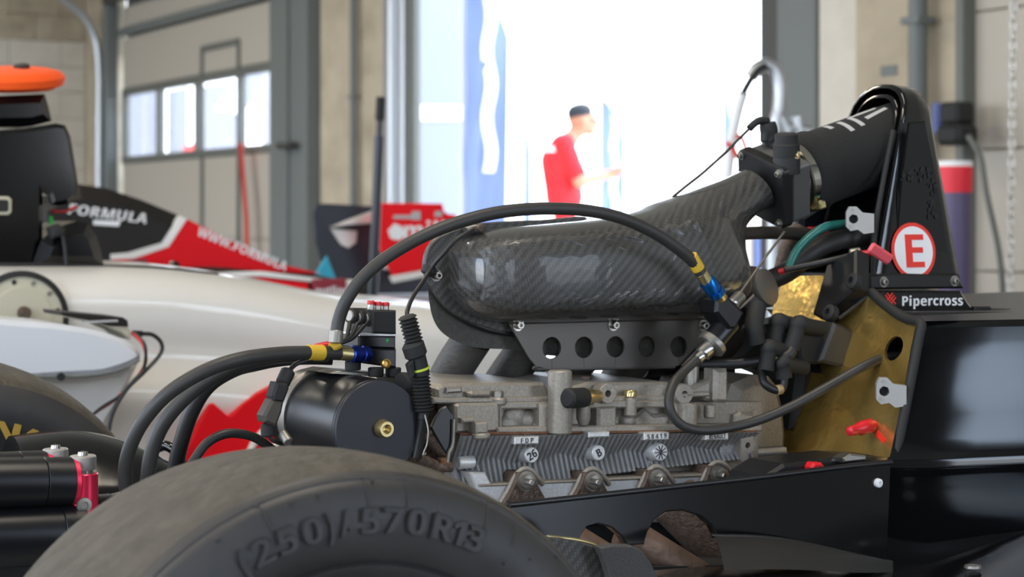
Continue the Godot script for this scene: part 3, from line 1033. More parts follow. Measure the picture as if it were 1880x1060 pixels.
	hose(e, "bracket_edge", [833, 770, 0.13, 831, 815, 0.13, 824, 833, 0.13, 821, 850, 0.13, 818, 862, 0.13], 0.0028, M.dull_steel, 6)
	rodp(e, "tie_bar", [784, 798, 0.11], [826, 838, 0.12], 0.0095, M.rusty_steel, 0.002)
	st = begin()
	hexa(st, spot(822, 852, 0.125), Vector3(-1, 0, 0), 0.009, 0.012)
	put("bolt", st, M.rust, e)
	# bracket arm and its post at the front end
	slab(e, "bracket_arm", [1246, 714, 1275, 712, 1300, 700, 1318, 684, 1318, 738, 1296, 736, 1290, 728, 1248, 726], 0.116, 0.10, M.cast_alloy, 0.003)
	slab(e, "bracket_flange", [1250, 722, 1302, 719, 1306, 728, 1250, 731], 0.124, 0.10, M.cast_alloy, 0.002)
	slab(e, "bracket_post", [1313, 678, 1337, 677, 1339, 684, 1339, 738, 1335, 741, 1316, 740, 1312, 735], 0.126, 0.096, M.cast_alloy, 0.005)
	rodp(e, "stay_post", [1270, 712, 0.09], [1270, 672, 0.09], 0.010, M.dull_steel, 0.001)
	# front end casting and bell housing
	slab(e, "front_casting", [1340, 742, 1352, 706, 1385, 692, 1420, 692, 1436, 712, 1446, 755, 1450, 800, 1449, 822, 1442, 834, 1385, 838, 1372, 800, 1345, 790], 0.085, -0.12, M.cast_alloy, 0.012)
	slab(e, "casting_rib", [1345, 760, 1392, 744, 1400, 752, 1352, 776], 0.098, 0.07, M.cast_alloy, 0.004)
	slab(e, "casting_lip", [1380, 826, 1446, 822, 1448, 833, 1380, 838], 0.094, -0.1, M.bright_alloy, 0.003)
	slab(e, "casting_block", [1350, 762, 1362, 756, 1386, 760, 1386, 786, 1348, 790], 0.108, 0.07, M.cast_alloy, 0.004)
	var lug := begin()
	prism(lug, with_holes(flat([1360, 806, 1384, 801, 1385, 826, 1376, 832, 1371, 846, 1360, 846], 0.128), [[flat([1373, 818], 0.128)[0], 0.0042]]), 0.128, 0.10, 0.0)
	put("drilled_lug", lug, M.cast_alloy, e)
	slab(e, "lug_body", [1325, 805, 1360, 802, 1360, 846, 1322, 846], 0.116, 0.09, M.blackened_alloy, 0.002)
	st = begin()
	turned(st, towards(spot(1450, 770, 0.02), Vector3.RIGHT), [[0.0, 0.0], [0.0, 0.10], [0.02, 0.102], [0.022, 0.097], [0.022, 0.0]], 40)
	put("pulley_guard", st, M.satin_black, e)
	st = begin()
	turned(st, towards(spot(1462, 765, 0.02), Vector3.RIGHT), [[0.0, 0.0], [0.0, 0.075], [0.05, 0.085], [0.06, 0.05], [0.06, 0.0]], 40)
	put("pulley", st, M.matt_black, e)

func plenum_section(k: float, t: float) -> Vector3:     # k station, t angle; front of the bulge at t = 0
	var T := [820, 462, 848, 438, 900, 419, 1000, 409, 1100, 399, 1170, 385, 1212, 371, 1242, 361, 1272, 351, 1302, 340, 1334, 328, 1368, 312]
	var B := [820, 532, 846, 572, 900, 590, 1000, 591, 1100, 588, 1200, 585, 1290, 582, 1338, 556, 1337, 498, 1346, 436, 1375, 400, 1408, 382]
	var fd := [0.035, 0.075, 0.098, 0.105, 0.105, 0.105, 0.100, 0.088, 0.070, 0.052, 0.040, 0.033]
	var bd := [0.010, 0.03, 0.05, 0.06, 0.06, 0.06, 0.06, 0.058, 0.052, 0.044, 0.036, 0.033]
	var i := clampi(int(floor(k)), 0, 10)
	var w := k - i
	var pick := func(a: Array, s: int, o: int) -> float:
		var g := func(j: int) -> float: return a[clampi(j, 0, 11) * s + o]
		return cubic_interpolate(g.call(i), g.call(i + 1), g.call(i - 1), g.call(i + 2), w)
	var p := spot(pick.call(T, 2, 0), pick.call(T, 2, 1), 0.0)
	var q := spot(pick.call(B, 2, 0), pick.call(B, 2, 1), 0.0)
	var e := lerpf(0.72, 1.0, clampf((k - 6.0) / 3.0, 0.0, 1.0))
	var c := cos(t)
	var s := sin(t)
	var cc := signf(c) * pow(absf(c), e)
	var ss := signf(s) * pow(absf(s), e)
	var d: float = pick.call(fd, 1, 0) if c > 0 else pick.call(bd, 1, 0)
	return (p + q) / 2 + (p - q) / 2 * ss + Vector3(0, 0, d * cc)

func make_intake(car: Node) -> void:
	var g := group("intake_plenum", car, "patched carbon fibre intake plenum with a throat rising to the throttle")
	var st := begin()
	var rings := []
	for i in 56:
		var r := PackedVector3Array()
		for j in 48:
			r.append(plenum_section(11.0 * i / 55.0, -TAU * j / 48.0))
		rings.append(r)
	loft(st, rings)
	put("plenum_body", st, M.carbon, g)
	# glued patch: a wrinkled skin over the bulge with torn edges
	var nz := FastNoiseLite.new()
	nz.seed = 5
	nz.frequency = 1.0
	st = begin()
	var f := func(u: float, v: float) -> Vector3:
		var k := lerpf(0.75, 5.75, u) + 0.22 * nz.get_noise_2d(v * 6.0, 3.0) * (1.0 - absf(2 * u - 1))
		var edge := minf(minf(u, 1 - u) * 4.0, minf(v, 1 - v) * 2.0)
		var t := lerpf(-0.80 + 0.25 * u, 0.78 - 0.10 * u, v) + 0.10 * nz.get_noise_2d(u * 9.0, 9.0)
		var p := plenum_section(k, t)
		var c := plenum_section(k, 0.0) - plenum_section(k, PI)
		var lift := 0.0022 + 0.004 * exp(-pow((v - 0.13) * 7.0, 2.0)) * (0.5 + 0.5 * u) + 0.0035 * exp(-pow((v - 0.93) * 10.0, 2.0))
		lift += 0.0003 * nz.get_noise_2d(u * 14.0, v * 5.0) + 0.0014 * nz.get_noise_2d(u * 22.0, v * 12.0) * exp(-edge * 3.5) + 0.0018 * absf(nz.get_noise_2d(u * 50.0, v * 6.0)) * exp(-pow((v - 0.14) * 7.0, 2.0))
		if u < 0.02 or u > 0.98 or v < 0.02 or v > 0.98:
			lift = -0.002
		var nrm := Vector3(0, sin(t) * 0.8, 1).normalized()
		return p + nrm * lift + c * 0.0
	sheet(st, f, 130, 50)
	put("glued_patch", st, M.carbon_patch, g)
	# flange around the bulge, its glue seam and the dull shell behind it
	slab(g, "flange", [862, 414, 905, 408, 1000, 404, 1080, 402, 1000, 470, 1000, 560, 1100, 606, 940, 610, 900, 604, 855, 588, 820, 566, 795, 535, 783, 505, 781, 478, 790, 452, 812, 432], 0.006, -0.004, M.carbon_dull, 0.0015, true)
	st = begin()
	var outline := [868, 424, 1000, 414, 1320, 404, 1345, 480, 1345, 560, 1315, 640, 1240, 655, 1100, 658, 1000, 652, 950, 643, 880, 639, 842, 629, 812, 611, 795, 585, 787, 545, 788, 500, 800, 455, 828, 434]
	var shell := []
	for q in [[-0.006, 1.0], [-0.03, 0.995], [-0.055, 0.96], [-0.075, 0.90], [-0.085, 0.80]]:
		var ring := PackedVector3Array()
		var xy := []
		for i in range(0, outline.size(), 2):
			xy.append(1070 + (outline[i] - 1070) * q[1])
			xy.append(530 + (outline[i + 1] - 530) * q[1])
		for v in curve2(flat(xy, q[0]), 5):
			ring.append(Vector3(v.x, v.y, q[0]))
		shell.append(ring)
	loft(st, shell)
	put("rear_shell", st, M.plenum_black, g)
	hose(g, "glue_seam", [860, 418, 0.0, 818, 433, 0.0, 792, 455, 0.0, 783, 480, 0.0, 785, 508, 0.0, 797, 536, 0.0, 821, 566, 0.0, 856, 589, 0.0, 900, 606, 0.0, 945, 613, 0.0], 0.0042, M.satin_black, 7)
	# drilled stay plate under the flange
	var holes := []
	for h in [[1013, 639], [1072, 638], [1130, 637], [1188, 637], [1246, 637]]:
		holes.append([flat([h[0], h[1]], 0.018)[0], 0.0143])
	st = begin()
	prism(st, with_holes(flat([932, 590, 1330, 582, 1336, 592, 1296, 628, 1262, 668, 1238, 673, 1002, 677, 984, 672, 972, 658], 0.018), holes), 0.018, 0.0145)
	put("drilled_stay", st, M.plate_grey, g)
	hose(g, "stay_fold", [935, 592, 0.018, 1100, 588, 0.018, 1320, 583, 0.018], 0.0030, M.plate_grey, 8)
	hose(g, "stay_lower_edge", [986, 673, 0.016, 1004, 678, 0.014, 1238, 674, 0.014], 0.0026, M.plate_grey, 8)
	for p in [[950, 597], [1125, 597], [1290, 598]]:
		st = begin()
		screw(st, spot(p[0], p[1], 0.018), Vector3.BACK, 0.0052, 0.010)
		put("screw", st, M.steel, g)
	# runners down to the intake ports
	for r in [[868, 622, 838, 668, 812, 715], [978, 626, 945, 672, 915, 715], [1082, 640, 1048, 676, 1022, 715], [1178, 640, 1150, 676, 1126, 715]]:
		st = begin()
		tube(st, curve(way([r[0], r[1], -0.05, r[2], r[3], -0.07, r[4], r[5], -0.10]), 6), 0.0265, 22)
		put("runner", st, M.plenum_black, g)
	# cable clip on the flange
	st = begin()
	screw(st, spot(800, 506, 0.006), Vector3.BACK, 0.0050, 0.010)
	put("screw", st, M.dull_steel, g)
	rodp(g, "cable_clip", [789, 488, 0.012], [785, 504, 0.012], 0.0095, M.matt_black, 0.002)
	slab(g, "clip_tab", [784, 492, 806, 496, 806, 514, 784, 506], 0.012, 0.008, M.matt_black, 0.001)
	slab(g, "mount_tab", [855, 418, 876, 413, 890, 414, 888, 424, 862, 428], 0.020, 0.004, M.dull_steel, 0.001)
	rodp(g, "tab_bolt", [880, 418, 0.018], [884, 418, 0.032], 0.005, M.rusty_steel, 0.001, 8)
	hose(g, "breather_cable", [870, 421, 0.03, 838, 440, 0.035, 812, 468, 0.03, 790, 494, 0.02, 778, 515, 0.03, 758, 545, 0.06, 748, 570, 0.09, 748, 582, 0.10], 0.0028, M.cable_black, 8)

func make_throttle(car: Node) -> void:
	var g := group("throttle_body", car, "square throttle body clamped between plenum and foam sleeve")
	var c := spot(1400, 346, 0.0)
	var dir := (spot(1620, 266, 0.0) - c).normalized()
	var axis := towards(c, dir)
	var xf := axis * Transform3D(Basis(Vector3.BACK, deg_to_rad(20.0)), Vector3.ZERO)
	var st := begin()
	prism(st, round_rect(Vector2.ZERO, Vector2(0.100, 0.094), 0.010), 0.014, -0.004, 0.002, xf)
	put("flange_plate", st, M.satin_black, g)
	st = begin()
	prism(st, round_rect(Vector2.ZERO, Vector2(0.096, 0.086), 0.006), 0.047, 0.0145, 0.002, xf)
	put("body", st, M.throttle_alloy, g)
	for q in [[-1, -1], [-1, 1], [1, -1], [1, 1]]:
		st = begin()
		screw(st, xf * Vector3(0.041 * q[0], 0.038 * q[1], -0.004), -dir, 0.004, 0.006)
		put("screw", st, M.dull_steel, g)
	st = begin()
	turned(st, xf, [[0.047, 0.0], [0.047, 0.043], [0.075, 0.043], [0.075, 0.0]], 32)
	put("spigot", st, M.steel, g)
	st = begin()
	turned(st, xf, [[0.054, 0.046], [0.054, 0.0500], [0.072, 0.0500], [0.072, 0.046]], 48)
	put("hose_clamp", st, M.polished, g)
	st = begin()
	rod(st, axis * Vector3(-0.020, -0.047, 0.063), axis * Vector3(-0.040, -0.040, 0.063), 0.004, 10)
	box(st, Vector3(-0.030, -0.044, 0.066), Vector3(0.020, 0.012, 0.012), 0.002, axis)
	put("clamp_screw", st, M.yellow_zinc, g)
	# foam sleeve into the roll hoop
	var sl := group("intake_sleeve", car, "black foam intake sleeve with silver print")
	st = begin()
	turned(st, axis, [[0.066, 0.030], [0.066, 0.051], [0.071, 0.056], [0.092, 0.058], [0.102, 0.0545], [0.26, 0.0545], [0.26, 0.0]], 48)
	put("sleeve", st, M.foam_black, sl)
	st = begin()
	for b in [[0.128, 1.62, 1.95, 0.128], [0.150, 1.70, 2.30, 0.150], [0.172, 1.66, 2.25, 0.172], [0.172, 1.66, 1.62, 0.225], [0.188, 2.02, 1.86, 0.235], [0.192, 1.55, 1.50, 0.232]]:
		var f := func(u: float, v: float) -> Vector3:
			var along_axis: bool = b[3] != b[0]
			var z: float = lerpf(b[0], b[3], u) + (0.0 if along_axis else (v - 0.5) * 0.008)
			var a: float = lerpf(b[1], b[2], u) + ((v - 0.5) * 0.14 if along_axis else 0.0)
			return axis * Vector3(cos(a) * 0.0549, sin(a) * 0.0549, z)
		sheet(st, f, 10, 3)
	put("silver_print", st, M.silver_print, sl)
	# position sensor with its cap, and the plug on top
	st = begin()
	var b := spot(1444, 292, 0.045)
	turned(st, towards(b, Vector3(-0.10, 1, 0.12)), [[-0.02, 0.019], [0.0, 0.019], [0.004, 0.0175], [0.004, 0.0185], [0.020, 0.0185], [0.022, 0.0165], [0.034, 0.016], [0.036, 0.013], [0.036, 0.0]], 24)
	put("sensor_cap", st, M.matt_black, g)
	st = begin()
	screw(st, b + Vector3(0.004, 0.005, 0.018), Vector3(0, 0, 1), 0.0035, 0.004)
	put("screw", st, M.yellow_zinc, g)
	st = begin()
	tube(st, curve(way([1432, 272, 0.0, 1420, 262, -0.01, 1413, 245, -0.012, 1409, 226, -0.012]), 4), PackedFloat32Array([0.008, 0.009, 0.010, 0.010, 0.011, 0.012, 0.012, 0.011, 0.012, 0.0125, 0.0125, 0.012, 0.011]), 12)
	box(st, spot(1405, 248, -0.012), Vector3(0.010, 0.02, 0.014), 0.002)
	put("sensor_plug", st, M.matt_black, g)
	hose(g, "sensor_boot", [1410, 222, -0.012, 1394, 222, -0.012, 1384, 228, -0.012, 1376, 236, -0.012], 0.0055, M.matt_black, 8)
	hose(g, "sensor_cable", [1378, 234, -0.012, 1360, 252, -0.012, 1330, 282, -0.012, 1290, 318, -0.012, 1262, 340, -0.012, 1235, 362, -0.012], 0.0020, M.cable_black, 6)

func hoop_ring(t: float, off: float) -> PackedVector3Array:    # an upside-down U, outside then back along the inside
	var pb := spot(1598, 532, 0.085)
	var ps := spot(1655, 226, 0.064)
	var fb := spot(1774, 528, 0.085)
	var fs := spot(1716, 215, 0.050)
	var top := lerpf(spot(1632, 155, 0.0).y, spot(1690, 162, 0.0).y, t) - off
	var o := PackedVector3Array()
	var n := 9
	for wall in [0, 1]:
		var w := PackedVector3Array()
		var th: float = off + 0.014 * wall
		var add := func(lat: float, y: float) -> void:
			var v := (y - pb.y) / (ps.y - pb.y)
			w.append(Vector3(lerpf(lerpf(pb.x, ps.x, v), lerpf(fb.x, fs.x, v), t), y, lat))
		for s in [1, -1]:
			for i in n:
				var v := float(i) / n if s == 1 else 1.0 - float(i + 1) / n
				add.call(s * (lerpf(lerpf(0.085, 0.064, v), lerpf(0.085, 0.050, v), t) - th), lerpf(pb.y, ps.y, v))
			if s == 1:
				var hw: float = lerpf(0.064, 0.050, t) - th
				for i in 13:
					var a := PI * i / 12.0
					add.call(hw * signf(cos(a)) * pow(absf(cos(a)), 0.85), ps.y + (top - ps.y - 0.014 * wall) * pow(sin(a), 0.85))
		if wall == 1:
			w.reverse()
		o.append_array(w)
	return o

func make_hoop(car: Node) -> void:
	var g := group("roll_hoop", car, "tall glossy black roll hoop and airbox with a red and white E sticker")
	var st := begin()
	loft(st, [hoop_ring(0.0, 0.006), hoop_ring(0.012, 0.002), hoop_ring(0.04, 0.0), hoop_ring(0.15, 0.0), hoop_ring(0.5, 0.0), hoop_ring(0.88, 0.0), hoop_ring(0.97, 0.004), hoop_ring(1.0, 0.012)], 1, false, true)
	put("airbox_shell", st, M.gloss_black, g)
	hose(g, "rim_bead", [1604, 520, 0.082, 1606, 430, 0.078, 1622, 330, 0.07, 1640, 240, 0.06], 0.004, M.matt_black, 8)
	# side plate inset
	slab(g, "side_panel", [1640, 520, 1655, 330, 1668, 225, 1700, 222, 1722, 330, 1750, 520], 0.078, 0.06, M.gloss_black, 0.002).rotation.x = 0.0
	# sticker: red ring, white disc, red letter
	var c := spot(1677, 461, 0.0815)
	var xf := towards(c, Vector3(0, 0.10, 1))
	st = begin()
	prism(st, disc2(Vector2.ZERO, 0.0405, 48), 0.0005, 0.0, 0.0, xf)
	put("sticker_ring", st, M.sticker_red, g)
	st = begin()
	prism(st, disc2(Vector2.ZERO, 0.0350, 48), 0.0009, 0.0005, 0.0, xf)
	put("sticker_disc", st, M.sticker_white, g)
	words("sticker_letter", "E", 0.047, M.sticker_red, g, xf * Transform3D(Basis(), Vector3(0, -0.001, 0.0012)), 1.25, 0.0005, "Droid Sans", true)
	# foot strip with screws
	slab(g, "foot_strip", [1596, 505, 1640, 502, 1760, 505, 1772, 530, 1598, 532], 0.092, -0.08, M.satin_black, 0.003)
	for p in [[1622, 518], [1752, 516]]:
		st = begin()
		screw(st, spot(p[0], p[1], 0.092), Vector3.BACK, 0.005, 0.006)
		put("screw", st, M.dull_steel, g)
	# scuffed remains of an old sticker
	st = begin()
	var rng := RandomNumberGenerator.new()
	rng.seed = 9
	for k in 46:
		var u := k / 45.0
		var px := lerpf(1656, 1712, minf(1.0, u * 1.9)) + rng.randf_range(-7, 7)
		var py := 322.0 + maxf(0.0, u - 0.45) * 150.0 + rng.randf_range(-11, 9)
		var q := spot(px, py, 0.0792)
		var r := rng.randf_range(0.0012, 0.0034)
		var p2 := PackedVector2Array()
		for i in 7:
			p2.append(Vector2(cos(TAU * i / 7), sin(TAU * i / 7) * 1.5) * r * rng.randf_range(0.6, 1.2))
		prism(st, p2, 0.0003, 0.0, 0.0, Transform3D(Basis(), q))
	put("scuff_marks", st, M.matt_black, g).set_meta("kind", "stuff")
	# silver latch bracket and red pull handle
	bracket(g, spot(1577, 406, 0.085), -0.6, M.polished_cast)
	st = begin()
	var h := spot(1616, 466, 0.125)
	box(st, Vector3.ZERO, Vector3(0.042, 0.016, 0.007), 0.003, Transform3D(Basis(Vector3.BACK, deg_to_rad(-28.0)) * Basis(Vector3.RIGHT, 0.35), h))
	put("pull_handle", st, M.red_clear, g)
	rodp(g, "handle_stem", [1574, 468, 0.10], [1606, 463, 0.12], 0.0045, M.red_plastic, 0.001)
	rodp(g, "handle_boss", [1560, 470, 0.09], [1582, 467, 0.10], 0.010, M.dull_steel, 0.002)
	st = begin()
	tube(st, curve(way([1440, 496, 0.05, 1470, 490, 0.06, 1520, 480, 0.08, 1562, 470, 0.09]), 5), 0.0048, 8)
	put("handle_cable", st, M.cable_black, g)
	hose(g, "red_sleeve", [1430, 500, 0.04, 1450, 494, 0.05, 1470, 491, 0.06], 0.0042, M.red_plastic, 8)

func bracket(parent: Node, at: Vector3, turn: float, m: Material) -> void:
	var xf := Transform3D(Basis(Vector3.UP, turn), at)
	var st := begin()
	var p := PackedVector2Array([Vector2(0.020, -0.016), Vector2(0.020, 0.010), Vector2(0.004, 0.012), Vector2(-0.004, 0.020), Vector2(-0.014, 0.020), Vector2(-0.018, 0.012), Vector2(-0.018, -0.008), Vector2(-0.012, -0.014), Vector2(-0.002, -0.012), Vector2(0.006, -0.018)])
	prism(st, with_holes(p, [[Vector2(-0.008, 0.003), 0.0065]]), 0.008, -0.008, 0.0, xf)
	put("latch_bracket", st, m, parent)
	st = begin()
	for q in [Vector2(-0.010, 0.0155), Vector2(-0.013, -0.007)]:
		turned(st, xf * Transform3D(Basis(), Vector3(q.x, q.y, 0.008)), [[0.0, 0.0026], [0.001, 0.0026], [0.001, 0.0]], 10)
	put("rivets", st, M.dull_steel, parent)
	st = begin()
	turned(st, xf * Transform3D(Basis(), Vector3(-0.008, 0.003, -0.012)), [[0.0, 0.0065], [0.004, 0.0065], [0.004, 0.0]], 14)
	put("bush", st, M.matt_black, parent)
func on_bulkhead(x: float, y: float, off := 0.0) -> Vector3:
	var a := spot(1640, 850, 0.29)
	var b := spot(1690, 592, 0.265)
	var n := Vector3(-(b.y - a.y), b.x - a.x, 0).normalized()
	return hit(x, y, a + Vector3(0.006, 0, 0) + n * off, n)

func make_tub(car: Node) -> void:
	var g := group("tub", car, "glossy black tub with a gold bulkhead facing the engine")
	var st := begin()
	var keys := [[1692, 588, 0.240], [1694, 591, 0.262], [1684, 640, 0.27], [1667, 740, 0.285], [1648, 832, 0.30], [1643, 850, 0.304], [1641, 862, 0.304], [1639, 880, 0.298], [1635, 960, 0.285], [1631, 1042, 0.27], [1631, 1060, 0.26]]
	var f := func(u: float, v: float) -> Vector3:
		var k := v * (keys.size() - 1)
		var i := mini(int(k), keys.size() - 2)
		var p := spot(keys[i][0], keys[i][1], keys[i][2]).lerp(spot(keys[i + 1][0], keys[i + 1][1], keys[i + 1][2]), k - i)
		var x := u * 1.3
		return p + Vector3(x, (0.06 * x if v > 0.85 else 0.0), 0.22 * x * (1.0 - 0.35 * x) - (0.012 if u < 0.001 else 0.0))
	sheet(st, f, 24, 40)
	put("tub_side", st, M.gloss_black, g)
	st = begin()
	var fd := func(u: float, v: float) -> Vector3:
		var p := spot(1694, 590, 0.262)
		var x := u * 1.3
		return p + Vector3(x, 0.004 - 0.004 * (1 - v), -v * 0.5 + 0.22 * x * (1.0 - 0.35 * x) * (1 - 2 * v))
	sheet(st, fd, 16, 8)
	put("tub_deck", st, M.satin_black, g)
	# gold bulkhead with a cable hole, seal along its edge
	var a := spot(1640, 850, 0.29)
	var b := spot(1690, 592, 0.265)
	var n := Vector3(-(b.y - a.y), b.x - a.x, 0).normalized()
	var o := on_bulkhead(1600, 720)
	var bx := Transform3D(Basis(Vector3.BACK * -1.0, n.cross(Vector3.BACK * -1.0), n).orthonormalized(), o)
	bx = Transform3D(Basis(Vector3(0, 0, -1), n.cross(Vector3(0, 0, -1)), n), o)
	var inv := bx.affine_inverse()
	var plane := func(xy: Array, off := 0.0) -> PackedVector2Array:
		var out := PackedVector2Array()
		for i in range(0, xy.size(), 2):
			var q: Vector3 = inv * on_bulkhead(xy[i], xy[i + 1], off)
			out.append(Vector2(q.x, q.y))
		return out
	st = begin()
	var hole: Vector2 = plane.call([1641, 640])[0]
	prism(st, with_holes(plane.call([1440, 508, 1546, 504, 1572, 530, 1604, 538, 1622, 556, 1640, 574, 1672, 588, 1688, 600, 1680, 648, 1660, 745, 1640, 838, 1600, 846, 1420, 846, 1400, 700, 1420, 560]), [[hole, 0.017]]), 0.0, -0.004, 0.0, bx)
	put("gold_bulkhead", st, M.gold_foil, g)
	st = begin()
	prism(st, plane.call([1440, 508, 1572, 530, 1640, 574, 1688, 600, 1680, 648, 1640, 838, 1420, 846]), -0.08, -0.10, 0.0, bx)
	put("inner_bulkhead", st, M.matt_black, g)
	st = begin()
	tube(st, curve(PackedVector3Array([on_bulkhead(1600, 537, 0.002), on_bulkhead(1628, 562, 0.002), on_bulkhead(1660, 584, 0.002), on_bulkhead(1690, 594, 0.002), on_bulkhead(1686, 625, 0.002), on_bulkhead(1670, 710, 0.002), on_bulkhead(1652, 800, 0.002), on_bulkhead(1640, 852, 0.002)]), 5), 0.007, 8)
	put("edge_seal", st, M.matt_black, g)
	# inner black structure to the left of the bulkhead
	st = begin()
	prism(st, plane.call([1546, 500, 1600, 470, 1600, 540, 1535, 598, 1520, 590]), 0.03, 0.002, 0.003, bx)
	put("hoop_stay", st, M.satin_black, g)
	for p in [[1573, 520, 0.03], [1530, 578, 0.03]]:
		st = begin()
		turned(st, towards(on_bulkhead(p[0], p[1], p[2]), n), [[0.0, 0.0115], [0.010, 0.0115], [0.012, 0.009], [0.012, 0.005], [0.004, 0.004], [0.004, 0.0]], 14)
		put("bolt", st, M.matt_black, g)
	hose(g, "stay_wire", [1598, 538, 0.14, 1570, 562, 0.13, 1540, 585, 0.12], 0.0028, M.cable_black, 6)
	bracket(g, on_bulkhead(1634, 722, 0.022), -0.6, M.polished_cast)
	var t := on_bulkhead(1606, 780, 0.0)
	st = begin()
	var dirc := (on_bulkhead(1550, 795, 0.055) - t).normalized()
	turned(st, towards(t, dirc), [[0.0, 0.006], [0.008, 0.006], [0.008, 0.0095], [0.030, 0.0095], [0.034, 0.007], [0.052, 0.0065], [0.054, 0.004], [0.054, 0.0]], 8)
	put("red_cap", st, M.red_plastic, g)
	st = begin()
	prism(st, plane.call([1612, 790, 1628, 808, 1622, 815, 1608, 800]), 0.001, 0.0, 0.0, bx)
	put("red_tape", st, M.sticker_red, g)
	# shoulder with the maker strip below the hoop
	slab(g, "shoulder", [1602, 534, 1766, 534, 1780, 556, 1794, 574, 1700, 590, 1660, 584, 1632, 566], 0.100, -0.10, M.gloss_black, 0.004)
	slab(g, "shoulder_deck", [1640, 574, 1790, 573, 1960, 573, 1960, 620, 1680, 620], 0.15, -0.15, M.satin_black, 0.003)
	var c := spot(1700, 553, 0.1008)
	var tilt := Transform3D(Basis(Vector3.BACK, -0.012), c)
	words("strip_lettering", "Pipercross", 0.0135, M.sticker_white, g, tilt * Transform3D(Basis(), Vector3(0.012, 0, 0)), 1.22, 0.0005, "Droid Sans", true)
	st = begin()
	for s in [[-1, 0.0], [1, 0.0]]:
		for k in 3:
			var m := Transform3D(Basis(Vector3.BACK, deg_to_rad(45.0 * s[0])), Vector3(0.0, 0.0, 0.0002 * (1 + s[0])))
			box(st, Vector3(0, (k - 1) * 0.0042, 0.0), Vector3(0.022, 0.0022, 0.0005), 0.0, tilt * Transform3D(Basis(), Vector3(-0.066, 0.001, 0.0)) * m)
	put("cross_mark", st, M.sticker_red, g)
	slab(g, "deck_fitting", [1790, 563, 1820, 563, 1820, 580, 1790, 580], 0.10, 0.04, M.satin_black, 0.002)
	slab(g, "deck_fitting", [1822, 566, 1856, 567, 1864, 574, 1864, 582, 1822, 582], 0.10, 0.04, M.plastic_grey, 0.002)
	# lower side panel beside the engine, cut out round the exhaust
	slab(g, "side_panel", [900, 932, 935, 928, 1150, 904, 1400, 876, 1545, 858, 1637, 849, 1633, 950, 1629, 1042, 1560, 1018, 1480, 998, 1400, 986, 1316, 984, 1308, 966, 1288, 949, 1252, 938, 1222, 941, 1202, 956, 1190, 978, 1184, 1000, 1152, 1003, 1142, 986, 1122, 969, 1098, 963, 1078, 969, 1066, 986, 1060, 1003, 900, 1010], 0.30, 0.285, M.gloss_black, 0.002)
	hose(g, "panel_edge", [935, 928, 0.300, 1150, 904, 0.300, 1400, 876, 0.300, 1545, 858, 0.300, 1637, 849, 0.300], 0.0035, M.satin_black, 8)
	st = begin()
	turned(st, towards(spot(1611, 887, 0.300), Vector3.BACK), [[0.0, 0.0], [0.0, 0.006], [0.004, 0.0055], [0.005, 0.004], [0.005, 0.002], [0.002, 0.0015], [0.002, 0.0]], 18)
	put("rivet", st, M.sticker_white, g)
	# tray behind the panel, its small fittings
	slab(g, "inner_tray", [1405, 874, 1440, 852, 1560, 838, 1640, 842, 1640, 870, 1400, 890], 0.275, 0.20, M.satin_black, 0.004)
	slab(g, "clear_clip", [1548, 842, 1562, 834, 1592, 837, 1590, 846, 1550, 850], 0.292, 0.27, M.steel, 0.002)
	slab(g, "red_tab", [1489, 858, 1496, 850, 1510, 850, 1516, 857, 1514, 864, 1490, 866], 0.288, 0.27, M.red_plastic, 0.003)
	# exhaust pipes seen through the cut-outs
	for p in [[[1140, 975, 0.235], [1300, 1075, 0.27], 0.022, "header_steel"], [[1235, 915, 0.17], [1360, 1040, 0.21], 0.034, "rusty_steel"], [[1040, 978, 0.235], [1140, 1040, 0.26], 0.016, "header_steel"]]:
		rodp(g, "exhaust_pipe", p[0], p[1], p[2], M[p[3]], 0.002, 24)
	slab(g, "inner_wall", [1000, 960, 1640, 930, 1640, 1120, 1000, 1120], 0.12, 0.10, M.matt_black)
	slab(g, "inner_floor", [1040, 1046, 1640, 1030, 1640, 1100, 1040, 1100], 0.28, 0.12, M.matt_black)
	# swept duct lip and undertray
	st = begin()
	var top := curve(way([1306, 984, 0.31, 1400, 987, 0.315, 1480, 999, 0.315, 1560, 1019, 0.31, 1632, 1043, 0.30]), 6)
	var low := curve(way([1330, 1048, 0.42, 1420, 1046, 0.41, 1500, 1048, 0.39, 1570, 1052, 0.36, 1640, 1052, 0.32]), 6)
	var fl := func(u: float, v: float) -> Vector3:
		var i := int(u * (top.size() - 1))
		return top[i].lerp(low[i], v) + Vector3(0, 0.012 * sin(PI * v), 0)
	sheet(st, fl, top.size() - 1, 8)
	put("duct_lip", st, M.duct_black, g)
	hose(g, "duct_edge", [1306, 984, 0.31, 1400, 987, 0.315, 1480, 999, 0.315, 1560, 1019, 0.31, 1632, 1043, 0.30], 0.003, M.satin_black, 6)
	st = begin()
	var rim := curve(way([1120, 1058, 0.33, 1300, 1050, 0.33, 1480, 1044, 0.33, 1640, 1040, 0.31, 1760, 1016, 0.31, 1880, 986, 0.32, 2050, 940, 0.34]), 6)
	var fu := func(u: float, v: float) -> Vector3:
		var i := int(round(u * (rim.size() - 1)))
		return rim[i] + Vector3(0, -0.10 * v * v + 0.006 * sin(v * 12.0 + u * 9.0), 0.48 * v)
	sheet(st, fu, rim.size() - 1, 16)
	put("undertray", st, M.gloss_black, g)
	var y := spot(1745, 1028, 0.36).y
	st = begin()
	turned(st, towards(Vector3(spot(1745, 1028, 0.36).x, y - 0.004, 0.40), Vector3.UP), [[0.0, 0.011], [0.003, 0.010], [0.004, 0.006], [0.004, 0.0]], 18)
	put("undertray_bolt", st, M.dull_steel, g)
